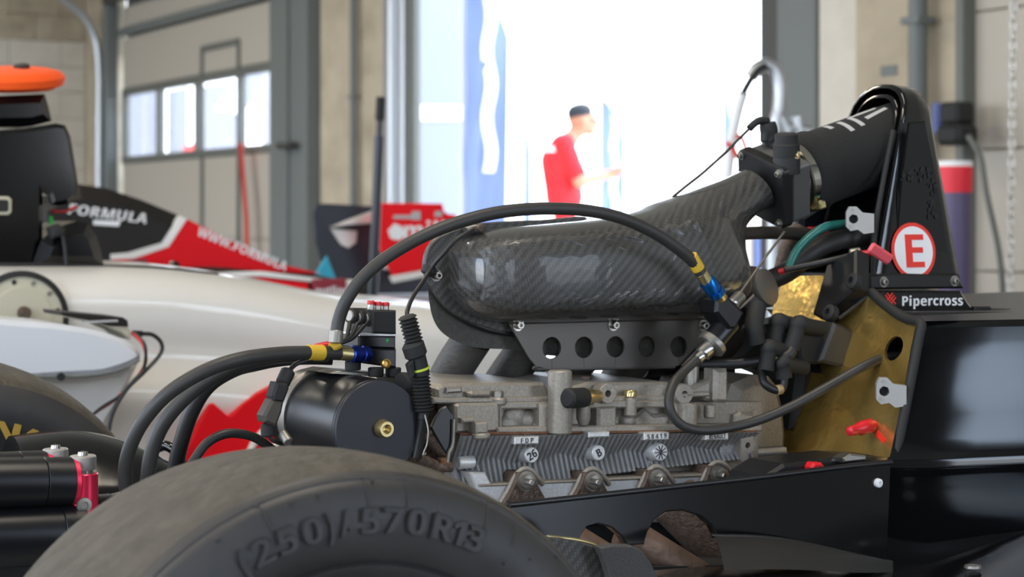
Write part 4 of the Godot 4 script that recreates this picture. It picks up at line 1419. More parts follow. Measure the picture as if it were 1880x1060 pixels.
	# carbon guide vane in front of the tyre
	slab(g, "guide_vane", [1000, 986, 1030, 988, 1060, 993, 1092, 1003, 1104, 1015, 1116, 1040, 1124, 1064, 1010, 1064], 0.40, 0.385, M.carbon_dull, 0.002)
	slab(g, "vane_tab", [1101, 1006, 1125, 1001, 1160, 1002, 1178, 1010, 1195, 1032, 1210, 1064, 1122, 1064, 1112, 1030], 0.425, 0.41, M.carbon_worn, 0.002)
	hose(g, "vane_edge", [1005, 986, 0.395, 1060, 992, 0.395, 1096, 1004, 0.395, 1108, 1022, 0.395, 1122, 1062, 0.395], 0.0022, M.yellow_zinc, 6)

func make_ignition(car: Node) -> void:
	var g := group("ignition", car, "ignition coil pack with rubber plug boots and leads")
	slab(g, "coil_pack", [1533, 592, 1584, 614, 1566, 680, 1506, 664], 0.130, 0.07, M.plastic_grey, 0.004)
	slab(g, "coil_mount", [1520, 590, 1545, 578, 1600, 606, 1590, 690, 1560, 705, 1490, 672], 0.070, 0.05, M.matt_black, 0.004)
	slab(g, "coil_base", [1462, 600, 1515, 596, 1512, 668, 1470, 672], 0.12, 0.05, M.matt_black, 0.004)
	slab(g, "loom_box", [1470, 672, 1580, 668, 1570, 760, 1500, 800, 1455, 790], 0.07, -0.02, M.matt_black, 0.01)
	for p in [[1466, 596, 0.13, 1452, 642], [1428, 592, 0.115, 1420, 636], [1412, 640, 0.13, 1406, 680], [1436, 668, 0.135, 1440, 694]]:
		var st := begin()
		var a := spot(p[0] + 40, p[1] + 8, p[2] - 0.01)
		var b := spot(p[0], p[1], p[2])
		var c := spot(p[3], p[4], p[2])
		tube(st, curve(PackedVector3Array([a, a.lerp(b, 0.7), b, b.lerp(c, 0.25), c]), 4), PackedFloat32Array([0.011, 0.011, 0.011, 0.011, 0.0115, 0.012, 0.0125, 0.0125, 0.0125, 0.012, 0.0115, 0.011, 0.011, 0.0105, 0.0105, 0.011, 0.011]), 14)
		put("plug_boot", st, M.matt_black, g)
	hose(g, "plug_boot", [1390, 562, 0.11, 1384, 600, 0.12, 1388, 630, 0.12], 0.013, M.matt_black, 12)
	hose(g, "lead", [1454, 642, 0.135, 1444, 654, 0.135, 1410, 661, 0.12, 1350, 668, 0.10, 1280, 670, 0.08], 0.0075, M.cable_black, 10)
	hose(g, "lead", [1440, 692, 0.135, 1437, 712, 0.135, 1424, 717, 0.135, 1404, 705, 0.13, 1398, 682, 0.12, 1400, 665, 0.12], 0.0055, M.cable_black, 10)
	hose(g, "lead", [1420, 640, 0.12, 1428, 660, 0.12, 1432, 676, 0.13], 0.006, M.cable_black, 8)
	hose(g, "lead", [1400, 690, 0.05, 1380, 708, 0.04, 1345, 714, 0.03, 1320, 716, 0.02], 0.009, M.cable_black, 8)
	for p in [[1420, 656, 0.125, 0.0088], [1430, 716, 0.135, 0.0068]]:
		rodp(g, "tape_wrap", [p[0] - 5, p[1] + 1, p[2]], [p[0] + 5, p[1] - 1, p[2]], p[3], M.tape_tan, 0.001)
	# dark loom and fittings filling the space behind
	hose(g, "loom", [1260, 655, 0.0, 1320, 640, -0.02, 1380, 620, -0.04, 1440, 600, -0.05], 0.020, M.matt_black, 10)
	hose(g, "loom", [1150, 706, -0.13, 1190, 688, -0.12, 1250, 682, -0.10, 1340, 684, -0.08], 0.022, M.matt_black, 12)
	hose(g, "loom", [1180, 668, -0.09, 1260, 662, -0.08, 1340, 655, -0.07], 0.020, M.cable_black, 12)
	slab(g, "throttle_linkage_box", [1200, 655, 1345, 650, 1345, 725, 1190, 725], -0.10, -0.16, M.matt_black, 0.006)
	slab(g, "coil_bracket", [1345, 660, 1400, 600, 1470, 580, 1520, 610, 1500, 720, 1440, 720, 1420, 690], 0.0, -0.06, M.matt_black, 0.01)
	hose(g, "water_hose", [1340, 545, -0.03, 1400, 520, 0.0, 1445, 500, 0.02, 1480, 472, 0.03, 1520, 447, 0.03, 1570, 436, 0.03, 1612, 432, 0.03], 0.0145, M.hose_rubber, 14)
	hose(g, "green_hose", [1448, 492, 0.05, 1462, 462, 0.05, 1488, 434, 0.05, 1520, 416, 0.05, 1565, 411, 0.04, 1610, 420, 0.0], 0.0062, M.green_hose, 10)
	hose(g, "braided_hose", [1330, 440, -0.06, 1350, 432, -0.06, 1380, 428, -0.06, 1440, 428, -0.06, 1500, 431, -0.06], 0.0095, M.braided, 12)
	rodp(g, "hose_end", [1484, 430, -0.06], [1516, 431, -0.06], 0.011, M.red_plastic, 0.001)
	hose(g, "rear_hose", [1440, 500, -0.08, 1450, 460, -0.08, 1470, 420, -0.08], 0.016, M.rusty_steel, 12)
	slab(g, "air_shield", [1470, 400, 1530, 360, 1605, 330, 1605, 480, 1540, 500, 1480, 470], -0.07, -0.09, M.navy, 0.006)
	hose(g, "green_hose", [955, 702, -0.12, 972, 690, -0.12, 990, 682, -0.13, 1010, 676, -0.13], 0.006, M.green_hose, 8)
	# thermostat housing below the throat
	slab(g, "thermostat_housing", [1342, 492, 1358, 486, 1398, 490, 1416, 510, 1420, 545, 1400, 560, 1350, 560], 0.02, -0.05, M.rusty_steel, 0.012)
	var st := begin()
	turned(st, towards(spot(1392, 532, 0.03), Vector3(0.4, 0.3, 1)), [[0.0, 0.026], [0.01, 0.028], [0.016, 0.026], [0.017, 0.012], [0.017, 0.0]], 24)
	put("thermostat_cap", st, M.dull_steel, g)
	st = begin()
	screw(st, spot(1361, 510, 0.022), Vector3.BACK, 0.006, 0.008)
	put("screw", st, M.dull_steel, g)

func make_actuator(car: Node) -> void:
	var g := group("shift_actuator", car, "black pneumatic shift cylinder on a slanted bracket")
	slab(g, "slanted_bracket", [1385, 540, 1405, 555, 1320, 650, 1268, 675, 1252, 672, 1300, 622], 0.095, 0.085, M.satin_black, 0.002)
	rodp(g, "cylinder", [1340, 590, 0.125], [1306, 632, 0.125], 0.0165, M.anodised_black, 0.002, 24)
	slab(g, "cylinder_head", [1316, 552, 1336, 542, 1368, 575, 1352, 604, 1340, 606, 1314, 574], 0.145, 0.105, M.anodised_black, 0.004)
	rodp(g, "collar", [1312, 626, 0.125], [1303, 637, 0.125], 0.020, M.dull_steel, 0.002)
	rodp(g, "end_nut", [1303, 634, 0.125], [1288, 652, 0.125], 0.0115, M.steel, 0.002, 6)
	rodp(g, "cable_ferrule", [1291, 648, 0.125], [1280, 661, 0.125], 0.008, M.steel, 0.001, 6)
	rodp(g, "top_nut", [1344, 562, 0.11], [1359, 544, 0.10], 0.0095, M.steel, 0.002)
	hose(g, "wire_rod", [1352, 548, 0.10, 1400, 480, 0.07, 1440, 426, 0.04], 0.0018, M.dull_steel, 6)
	hose(g, "bowden_cable", [1284, 656, 0.125, 1258, 680, 0.13, 1236, 705, 0.14, 1228, 740, 0.15, 1240, 770, 0.155, 1266, 787, 0.16, 1310, 790, 0.165, 1380, 776, 0.17, 1450, 748, 0.18, 1520, 710, 0.19, 1580, 676, 0.20, 1616, 660, 0.20, 1640, 654, 0.195, 1660, 656, 0.19], 0.0062, M.hose_rubber, 12, "grey-black bowden cable looping over the engine")
	# feed hose arching over the plenum
	hose(g, "feed_hose", [618, 612, 0.13, 622, 588, 0.13, 636, 552, 0.135, 668, 508, 0.14, 720, 466, 0.145, 790, 428, 0.15, 860, 403, 0.15, 930, 388, 0.15, 1010, 383, 0.15, 1085, 388, 0.15, 1150, 404, 0.15, 1210, 433, 0.15, 1254, 464, 0.15, 1276, 484, 0.148], 0.0078, M.hose_rubber, 14, "thick black hose arching over the carbon plenum")
	rodp(g, "yellow_tape", [1268, 470, 0.148], [1283, 495, 0.147], 0.0086, M.tape_yellow, 0.0005)
	rodp(g, "hose_stub", [1281, 492, 0.147], [1288, 503, 0.147], 0.0080, M.hose_rubber)
	rodp(g, "crimp_sleeve", [1286, 500, 0.147], [1301, 522, 0.145], 0.0082, M.yellow_zinc, 0.001)
	var st := begin()
	var a := spot(1296, 514, 0.145)
	var d := spot(1322, 546, 0.14) - a
	turned(st, towards(a, d), [[0.0, 0.0], [0.0, 0.0095], [0.004, 0.0115], [0.018, 0.0115], [0.019, 0.009], [0.022, 0.009], [0.022, 0.011], [0.030, 0.011], [0.031, 0.0]], 8)
	put("blue_fitting", st, M.anodised_blue, g)
	rodp(g, "fitting_end", [1318, 541, 0.14], [1326, 551, 0.14], 0.0085, M.brass_fitting, 0.001)

func bellows(st: SurfaceTool, a: Vector3, b: Vector3, r: float, n: int) -> void:
	var l := (b - a).length()
	var prof := [[0.0, 0.0]]
	for i in n:
		prof.append([l * i / n, r * 0.74])
		prof.append([l * (i + 0.5) / n, r])
	prof.append([l, r * 0.74])
	prof.append([l, 0.0])
	turned(st, towards(a, b - a), prof, 16)

func make_catch_tank(car: Node) -> void:
	var g := group("air_tank", car, "black cylindrical air tank with a brass plug")
	var c := spot(690, 786, 0.16)
	var axis := Vector3(0.06, -0.02, 1.0).normalized()
	var xf := towards(c, axis)
	var st := begin()
	turned(st, xf, [[-0.175, 0.0], [-0.175, 0.048], [-0.168, 0.056], [-0.003, 0.0565], [0.0, 0.0535], [0.0, 0.0]], 64)
	put("tank_shell", st, M.anodised_black, g)
	st = begin()
	turned(st, xf, [[0.0, 0.0], [0.0, 0.0565], [0.004, 0.0565], [0.006, 0.0550], [0.006, 0.0]], 64)
	put("end_cap", st, M.satin_navy, g)
	st = begin()
	turned(st, xf, [[-0.140, 0.056], [-0.140, 0.0585], [-0.122, 0.0585], [-0.122, 0.056]], 48)
	put("band_clamp", st, M.dull_steel, g)
	st = begin()
	turned(st, xf * Transform3D(Basis(), Vector3(0.005, 0.0, 0.006)), [[0.0, 0.0], [0.0, 0.0105], [0.004, 0.0105], [0.010, 0.0095], [0.012, 0.0088], [0.012, 0.0055]], 24)
	turned(st, xf * Transform3D(Basis(), Vector3(0.005, 0.0, 0.006)), [[0.012, 0.0055], [0.004, 0.005], [0.004, 0.0]], 6)
	put("brass_plug", st, M.yellow_zinc, g)
	# tray on top of the tank
	slab(g, "tray", [604, 686, 624, 681, 745, 690, 752, 700, 748, 716, 742, 698, 690, 692], 0.10, 0.02, M.dull_steel, 0.001)
	# valve block
	var v := group("valve_block", car, "black solenoid valve block with three red buttons")
	slab(v, "base_block", [640, 640, 728, 641, 728, 676, 640, 664], 0.110, 0.03, M.anodised_black, 0.002)
	slab(v, "manifold", [658, 616, 727, 617, 727, 641, 658, 638], 0.106, 0.04, M.anodised_black, 0.002)
	slab(v, "seam_plate", [660, 612, 728, 613, 728, 618, 660, 617], 0.108, 0.04, M.bright_alloy, 0.0005)
	slab(v, "solenoid_body", [684, 570, 728, 570, 728, 614, 684, 612], 0.112, 0.04, M.matt_black, 0.002)
	for p in [[641, 580], [655, 583], [669, 585]]:
		rodp(v, "solenoid", [p[0] + 26, p[1], 0.09], [p[0], p[1], 0.10], 0.0095, M.matt_black, 0.002)
		rodp(v, "solenoid_ring", [p[0] + 3, p[1], 0.10], [p[0] - 1, p[1], 0.101], 0.0070, M.dull_steel, 0.001)
	for p in [[681, 561], [694, 563], [708, 564]]:
		rodp(v, "button_stem", [p[0], p[1] + 8, 0.09], [p[0], p[1] - 2, 0.09], 0.0042, M.steel)
		rodp(v, "red_button", [p[0], p[1] - 1, 0.09], [p[0], p[1] - 9, 0.09], 0.0048, M.button_red, 0.001, 10)
	slab(v, "green_dot", [707, 624, 712, 622, 714, 626, 710, 630], 0.1066, 0.106, M.green_plastic)
	for p in [[648, 680, 0.10], [690, 692, 0.105], [722, 692, 0.10]]:
		rodp(v, "rubber_mount", [p[0], p[1], p[2]], [p[0], p[1] - 17, p[2]], 0.0095, M.matt_black, 0.001)
	var st2 := begin()
	turned(st2, towards(spot(707, 668, 0.110), Vector3.BACK), [[0.0, 0.0], [0.0, 0.006], [0.004, 0.006], [0.005, 0.004], [0.002, 0.003], [0.002, 0.0]], 16)
	put("brass_port", st2, M.brass_fitting, v)
	rodp(v, "cap_screw", [692, 660, 0.10], [692, 650, 0.10], 0.0045, M.steel, 0.001)
	# hoses into the block
	var h := group("hydraulic_hoses", car, "thick black hoses sweeping down behind the tyre")
	st2 = begin()
	var a := spot(643, 650, 0.118)
	turned(st2, towards(a, spot(682, 651, 0.112) - a), [[0.0, 0.0], [0.0, 0.008], [0.002, 0.0105], [0.012, 0.0105], [0.013, 0.0085], [0.017, 0.0085], [0.018, 0.010], [0.026, 0.010], [0.026, 0.0]], 8)
	put("navy_fitting", st2, M.anodised_navy, h)
	rodp(h, "crimp_sleeve", [618, 649, 0.12], [645, 650, 0.118], 0.0082, M.yellow_zinc, 0.001)
	rodp(h, "yellow_tape", [564, 648, 0.13], [592, 648, 0.125], 0.0092, M.tape_yellow, 0.0005)
	hose(h, "hose", [622, 649, 0.12, 570, 648, 0.13, 510, 650, 0.14, 440, 660, 0.15, 375, 682, 0.15, 310, 722, 0.14, 262, 775, 0.12, 236, 830, 0.10, 230, 880, 0.08, 240, 940, 0.06], 0.0082, M.hose_rubber, 14)
	hose(h, "hose", [600, 652, 0.06, 540, 652, 0.06, 470, 662, 0.06, 410, 682, 0.06, 350, 722, 0.05, 304, 772, 0.04, 280, 825, 0.03, 271, 880, 0.02, 272, 930, 0.0], 0.0088, M.hose_rubber, 14)
	hose(h, "hose", [610, 656, 0.03, 560, 655, 0.02, 510, 659, 0.01, 470, 667, -0.01, 430, 678, -0.04, 385, 706, -0.06, 354, 752, -0.08, 332, 815, -0.10, 318, 880, -0.12], 0.010, M.cable_black, 12)
	hose(h, "hose", [352, 852, 0.0, 378, 816, 0.0, 410, 798, 0.0, 442, 797, 0.0, 472, 806, 0.0, 500, 826, 0.0], 0.0058, M.cable_black, 10)
	rodp(h, "red_sleeve", [578, 640, 0.08], [608, 634, 0.08], 0.0055, M.red_plastic, 0.001)
	rodp(h, "crimp_sleeve", [616, 630, 0.13], [617, 606, 0.13], 0.0085, M.dull_steel, 0.001)
	# solenoid wires and the inline plug
	var w := group("wiring", car, "thin black wires with connectors behind the tyre")
	for p in [[642, 592, 637, 618], [656, 594, 644, 618], [668, 598, 648, 620]]:
		hose(w, "wire", [p[0], p[1], 0.11, p[2], p[3], 0.12, 626, 630, 0.125, 606, 640, 0.125, 574, 658, 0.13, 545, 668, 0.13, 530, 682, 0.135], 0.0028, M.cable_black, 6)
	rodp(w, "yellow_tape", [608, 640, 0.125], [622, 631, 0.125], 0.006, M.tape_yellow)
	rodp(w, "plug_boot", [530, 680, 0.135], [518, 706, 0.14], 0.0085, M.matt_black, 0.002)
	slab(w, "plug_body", [508, 702, 530, 704, 532, 714, 522, 740, 502, 738, 500, 728], 0.150, 0.128, M.matt_black, 0.003)
	slab(w, "plug_sleeve", [500, 734, 522, 738, 518, 758, 508, 784, 486, 776, 484, 764], 0.151, 0.127, M.plastic_brown, 0.003)
	rodp(w, "plug_tail", [491, 778, 0.14], [492, 802, 0.14], 0.008, M.matt_black, 0.002)
	hose(w, "wire", [493, 800, 0.14, 502, 810, 0.14, 522, 816, 0.13], 0.0025, M.cable_black, 6)
	rodp(w, "band_screw", [518, 796, 0.14], [530, 812, 0.15], 0.006, M.dull_steel, 0.001)
	# bellows linkage beside the tank
	var k := group("bellows_linkage", car, "black cable linkage with two ribbed rubber bellows")
	st2 = begin()
	bellows(st2, spot(747, 580, 0.17), spot(762, 634, 0.17), 0.0115, 8)
	put("bellows", st2, M.matt_black, k)
	rodp(k, "linkage_body", [756, 628, 0.17], [766, 658, 0.17], 0.0135, M.matt_black, 0.004)
	rodp(k, "linkage_sleeve", [764, 650, 0.17], [774, 690, 0.17], 0.0105, M.matt_black, 0.002)
	rodp(k, "lime_ring", [771, 676, 0.17], [772, 680, 0.17], 0.0115, M.lime)
	slab(k, "linkage_clip", [750, 670, 760, 660, 762, 690, 756, 694], 0.178, 0.168, M.matt_black, 0.001)
	st2 = begin()
	bellows(st2, spot(772, 686, 0.17), spot(779, 756, 0.17), 0.0115, 11)
	put("bellows", st2, M.matt_black, k)
	rodp(k, "linkage_end", [779, 754, 0.17], [776, 772, 0.17], 0.006, M.matt_black, 0.001)
	hose(k, "linkage_tail", [777, 770, 0.17, 772, 800, 0.165, 764, 840, 0.16], 0.006, M.cable_black, 8)
	hose(k, "locking_wire", [780, 762, 0.175, 786, 790, 0.18, 784, 815, 0.18, 779, 828, 0.18, 777, 836, 0.18, 782, 832, 0.18], 0.0012, M.dull_steel, 5)
	slab(k, "gearbox_end", [735, 715, 800, 705, 815, 760, 830, 850, 870, 900, 700, 900], 0.06, -0.10, M.rusty_steel, 0.01)
	rodp(k, "end_plug", [735, 705, 0.13], [760, 706, 0.12], 0.014, M.matt_black, 0.003)
	for q in [[770, 842, 0.15, 800, 855, 0.14], [790, 860, 0.13, 830, 858, 0.13]]:
		rodp(k, "link_rod", [q[0], q[1], q[2]], [q[3], q[4], q[5]], 0.006, M.rusty_steel, 0.001)

func make_rear_end(car: Node) -> void:
	var g := group("dampers", car, "dampers with black reservoirs and red anodised ends")
	for d in [[0.03, 886, 0.028, 131, 154, 0], [-0.10, 872, 0.028, 84, 104, 1]]:
		var l: float = d[0]
		var r: float = d[2]
		var a := spot(-60, d[1] + 4, l)
		var b := spot(d[3], d[1] - 2, l)
		var st := begin()
		var ln := (b - a).length()
		turned(st, towards(a, b - a), [[0.0, 0.0], [0.0, r], [ln - 0.034, r], [ln - 0.033, r - 0.0012], [ln - 0.032, r], [ln - 0.002, r], [ln, r - 0.002], [ln, 0.0]], 40)
		put("reservoir", st, M.anodised_black, g)
		st = begin()
		rod(st, b - (b - a).normalized() * 0.004, b + (b - a).normalized() * 0.004, r * 0.97, 40)
		put("reservoir_ring", st, M.anodised_red, g)
		var px: float = d[4]
		var dy: float = -14.0 * d[5]
		st = begin()
		rod(st, spot(px, 952 + dy, l), spot(px, 869 + dy, l), 0.0162, 28, 0.001)
		put("red_end", st, M.anodised_red, g)
		rodp(g, "adjuster_neck", [px, 871 + dy, l], [px - 2, 862 + dy, l], 0.0115, M.steel)
		st = begin()
		var k0 := spot(px - 2, 863 + dy, l)
		turned(st, towards(k0, Vector3(-0.03, 1, 0)), [[0.0, 0.0], [0.0, 0.0145], [0.004, 0.0155], [0.015, 0.0155], [0.0165, 0.014], [0.0165, 0.0]], 40)
		put("adjuster_knob", st, M.knurled, g)
		st = begin()
		turned(st, towards(k0 + Vector3(0, 0.0165, 0), Vector3.UP), [[0.0, 0.006], [0.004, 0.0055], [0.005, 0.0]], 14)
		put("knob_tip", st, M.steel, g)
		if d[5] == 0:
			st = begin()
			turned(st, towards(spot(px, 928, l + 0.0155), Vector3.BACK), [[0.0, 0.0], [0.0, 0.009], [0.0025, 0.0085], [0.003, 0.0045], [0.001, 0.004], [0.001, 0.0]], 18)
			put("end_screw", st, M.dull_steel, g)
			rodp(g, "hose_tail", [176, 918, l], [200, 916, l - 0.02], 0.006, M.hose_rubber, 0.001)
			rodp(g, "hose_tail_end", [196, 916, l - 0.02], [235, 905, l - 0.05], 0.004, M.dull_steel, 0.0)
	slab(g, "red_foot", [98, 927, 130, 927, 150, 950, 104, 950], 0.0, -0.04, M.anodised_red, 0.001)
	for q in [[985, 0.03, 0.034, 150], [952, -0.06, 0.024, 110]]:
		var st := begin()
		var a := spot(-60, q[0] + 6, q[1])
		var b := spot(q[3], q[0] - 6, q[1])
		var ln := (b - a).length()
		turned(st, towards(a, b - a), [[0.0, 0.0], [0.0, q[2]], [ln - 0.028, q[2]], [ln - 0.027, q[2] - 0.001], [ln - 0.026, q[2]], [ln, q[2]], [ln, 0.0]], 40)
		put("damper_body", st, M.anodised_black, g)
	rodp(g, "red_foot", [150, 946, 0.0], [190, 930, 0.0], 0.012, M.anodised_red, 0.002)
	slab(g, "gearbox_case", [-60, 1010, 250, 960, 330, 900, 700, 880, 760, 980, 700, 1200, -60, 1200], -0.04, -0.16, M.satin_black, 0.02)
	# black rear bodywork between the dampers and the far wheel
	var r := group("rear_fairing", car, "glossy black rear fairing that ends in a rounded tip")
	var st := begin()
	var top := curve(way([22, 800, -0.30, 100, 791, -0.30, 160, 793, -0.29, 220, 806, -0.28, 270, 826, -0.27, 310, 846, -0.26, 331, 856, -0.255]), 6)
	var low := curve(way([22, 960, -0.20, 100, 965, -0.20, 160, 960, -0.20, 220, 945, -0.20, 270, 925, -0.21, 310, 890, -0.22, 330, 872, -0.24]), 6)
	var rings := []
	for i in top.size():
		var ring := PackedVector3Array()
		var c := (top[i] + low[i]) / 2
		var h := (top[i] - low[i]) / 2
		for k in 20:
			var a := TAU * k / 20
			ring.append(c + h * sin(a) + Vector3(0, 0, 0.055 * cos(a) * clampf((top.size() - i) / 8.0, 0.2, 1.0)))
		rings.append(ring)
	loft(st, rings)
	put("fairing_shell", st, M.gloss_black, r)
	hose(r, "fairing_lip", [290, 822, -0.27, 305, 819, -0.26, 322, 830, -0.25, 334, 850, -0.25, 330, 858, -0.25], 0.007, M.gloss_black, 8)
func at_frame(px: float, py: float, depth: float, yaw: float) -> Transform3D:
	return Transform3D(Basis(Vector3.UP, deg_to_rad(yaw)), far(px, py, depth))

func white_top(px: float) -> float:
	var k := [[-520, 520], [-300, 494], [-90, 488], [0, 490], [200, 490], [300, 494], [400, 505], [500, 522], [600, 543], [660, 552], [785, 560], [1000, 590]]
	for i in k.size() - 1:
		if px <= k[i + 1][0]:
			return lerpf(k[i][1], k[i + 1][1], (px - k[i][0]) / float(k[i + 1][0] - k[i][0]))
	return 590.0

func make_white_car() -> void:
	cur = white_frame
	var car := thing("race_car", "white race car with black airbox and orange cap, second in the row", "race car", white_frame)
	var st := begin()
	var f := func(u: float, v: float) -> Vector3:
		var px := lerpf(-520, 1000, u)
		var top := white_top(px)
		var w := clampf(v / 0.16, 0.0, 1.0)
		var lat := 0.20 + 0.13 * sqrt(1.0 - (1.0 - w) * (1.0 - w))
		lat += 0.030 * exp(-pow((v - 0.52) * 7.0, 2.0)) - 0.02 * exp(-pow((v - 0.38) * 9.0, 2.0))
		return spot(px, lerpf(top, 930.0, v), lat)
	sheet(st, f, 40, 40)
	put("body_side", st, M.white_body, car)
	st = begin()
	var fd := func(u: float, v: float) -> Vector3:
		var px := lerpf(-520, 1000, u)
		return spot(px, white_top(px), 0.20) + Vector3(0, 0.012 * sin(PI * v), -0.42 * v)
	sheet(st, fd, 40, 8)
	put("body_deck", st, M.white_body, car)
	hose(car, "deck_seam", [-90, 485, 0.19, 80, 486, 0.19, 192, 489, 0.19, 300, 493, 0.19, 400, 504, 0.19], 0.004, M.satin_black, 6)
	st = begin()
	prism(st, flat([-520, 930, 1000, 930, 1000, 990, -520, 990], 0.30), 0.30, -0.30)
	put("floor_edge", st, M.satin_black, car)
	# rear wheels, left of the picture
	for lat in [0.72, -0.72]:
		var wh := group("wheel", car)
		wh.transform = Transform3D(Basis(), Vector3(spot(-520, 700, 0.72).x, 0.285, lat))
		st = begin()
		turned(st, Transform3D.IDENTITY, [[-0.12, 0.16], [-0.14, 0.22], [-0.12, 0.272], [-0.05, 0.284], [0.05, 0.284], [0.12, 0.272], [0.14, 0.22], [0.12, 0.16]], 64)
		put("tyre", st, M.tyre, wh)
		st = begin()
		turned(st, Transform3D.IDENTITY, [[-0.12, 0.16], [-0.05, 0.05], [-0.05, 0.0]], 32)
		turned(st, Transform3D.IDENTITY, [[0.12, 0.16], [0.05, 0.05], [0.05, 0.0]], 32)
		put("rim", st, M.satin_black, wh)
	# round clutch cover in the side
	var c := spot(38, 585, 0.335)
	var xf := towards(c, Vector3.BACK)
	st = begin()
	turned(st, xf, [[0.0, 0.0], [0.0, 0.098], [0.006, 0.098], [0.010, 0.090], [0.010, 0.086]], 48)
	put("seal_ring", st, M.matt_black, car)
	st = begin()
	turned(st, xf, [[0.0, 0.087], [0.006, 0.086], [0.007, 0.066], [0.0075, 0.0655], [0.0075, 0.064], [0.009, 0.063], [0.010, 0.0]], 48)
	put("round_cover", st, M.beige_plastic, car)
	for k in 12:
		st = begin()
		var a := TAU * k / 12 + 0.2
		turned(st, xf * Transform3D(Basis(), Vector3(cos(a) * 0.076, sin(a) * 0.076, 0.006)), [[0.0, 0.005], [0.003, 0.005], [0.003, 0.0]], 8)
		put("screw", st, M.dull_steel if k % 3 else M.matt_black, car)
	st = begin()
	turned(st, xf * Transform3D(Basis(), Vector3(0.004, 0.012, 0.008)), [[0.0, 0.014], [0.02, 0.012], [0.022, 0.0]], 14)
	put("cover_knob", st, M.rusty_steel, car)
	# airbox
	slab(car, "airbox", [-90, 245, 40, 236, 105, 226, 122, 230, 131, 250, 138, 290, 146, 340, 141, 362, 128, 374, 108, 378, 96, 376, 90, 360, 80, 354, 80, 440, 70, 452, 60, 492, -90, 492], 0.16, -0.12, M.gloss_black, 0.02)
	slab(car, "engine_cover_fin", [62, 492, 80, 442, 110, 418, 146, 406, 166, 410, 182, 432, 191, 462, 197, 492], 0.18, -0.10, M.gloss_black, 0.025)
	slab(car, "roll_hoop_top", [-90, 178, 86, 172, 93, 194, 99, 222, 60, 232, -90, 236], 0.09, -0.09, M.gloss_black, 0.02)
	slab(car, "red_strip", [-40, 244, 32, 243, 34, 254, -40, 254], 0.135, 0.10, M.red_body, 0.003)
	slab(car, "duct_frame", [-30, 360, 16, 361, 22, 366, 22, 390, 16, 395, -30, 395], 0.166, 0.15, M.beige_plastic, 0.003)
	slab(car, "duct_slot", [-30, 366, 13, 367, 16, 370, 16, 386, 13, 389, -30, 389], 0.168, 0.15, M.matt_black, 0.001)
	hose(car, "cover_cable", [104, 412, 0.20, 114, 430, 0.20, 119, 455, 0.20, 122, 488, 0.20], 0.004, M.cable_black, 6)
	slab(car, "cable_clip", [92, 418, 108, 412, 122, 420, 120, 432, 98, 438], 0.21, 0.17, M.matt_black, 0.006)
	slab(car, "green_tag", [91, 396, 97, 398, 99, 412, 91, 412], 0.13, 0.12, M.green_plastic)
	hose(car, "red_wire", [96, 388, 0.1, 120, 388, 0.08, 140, 380, 0.06], 0.004, M.red_plastic, 6)
	# round red emblem on the flank
	slab(car, "red_emblem", [325, 885, 338, 850, 352, 812, 368, 776, 386, 744, 392, 741, 420, 765, 426, 763, 448, 742, 475, 722, 510, 706, 560, 690, 600, 700, 600, 885], 0.372, 0.33, M.red_body, 0.002)
	for s in [[446, 880, 462, 822, 492, 786, 540, 762], [480, 880, 494, 836, 520, 806, 556, 790]]:
		hose(car, "white_swirl", [s[0], s[1], 0.374, s[2], s[3], 0.374, s[4], s[5], 0.374, s[6], s[7], 0.374], 0.0085, M.white_body, 8)
	# near sidepod with its rounded rim
	var pod := begin()
	prism(pod, curve2(flat([-90, 592, 60, 592, 140, 600, 200, 613, 240, 630, 258, 648, 256, 662, 215, 680, 150, 690, -90, 690], 0.68), 5), 0.68, 0.42, 0.02, Transform3D.IDENTITY, true)
	put("sidepod_cover", pod, M.white_pod, car)
	slab(car, "sidepod_side", [-90, 690, 150, 690, 215, 680, 262, 655, 225, 740, 190, 800, 150, 900, -90, 900], 0.60, 0.40, M.white_body, 0.03)
	st = begin()
	turned(st, towards(spot(112, 692, 0.685), Vector3.BACK), [[0.0, 0.008], [0.006, 0.007], [0.006, 0.0]], 12)
	put("cover_stud", st, M.matt_black, car)
	hose(car, "rim_seam", [-90, 691, 0.682, 60, 692, 0.682, 150, 691, 0.682, 215, 681, 0.682, 256, 661, 0.682], 0.003, M.steel_green_grey, 6)
	# orange plug cover resting in the air intake
	var oc := thing("intake_cover", "bright orange round cover lying on the black airbox", "cover", white_frame)
	st = begin()
	var t := towards(spot(22, 145, 0.0), Vector3(-0.06, 1, 0.16))
	turned(st, t, [[-0.022, 0.0], [-0.022, 0.09], [-0.012, 0.112], [0.004, 0.116], [0.016, 0.105], [0.022, 0.08], [0.024, 0.0]], 48)
	put("disc", st, M.orange_cover, oc)
	st = begin()
	turned(st, towards(spot(40, 128, 0.0), Vector3(-0.12, 1, 0.28)), [[0.0, 0.018], [0.010, 0.018], [0.012, 0.015], [0.012, 0.0]], 20)
	put("button", st, M.matt_black, oc)
	# battery charger with its leads
	var ch := thing("battery_charger", "beige battery charger with dark top standing on the white sidepod", "battery charger", white_frame)
	var rest := flat([60, 591, 140, 599, 200, 612, 240, 629, 258, 647], 0.68)      # the top of the sidepod it stands on

	var under := func(x: float) -> float:
		for i in rest.size() - 1:
			if x <= rest[i + 1].x:
				return lerpf(rest[i].y, rest[i + 1].y, (x - rest[i].x) / (rest[i + 1].x - rest[i].x)) + 0.014
		return rest[rest.size() - 1].y + 0.014
	var cs := PackedVector2Array()
	var xa := flat([122, 600], 0.64)[0].x
	var xb := flat([240, 606], 0.64)[0].x
	for i in 9:
		var x := lerpf(xa, xb, i / 8.0)
		cs.append(Vector2(x, under.call(x)))
	cs.append(flat([240, 608], 0.64)[0])
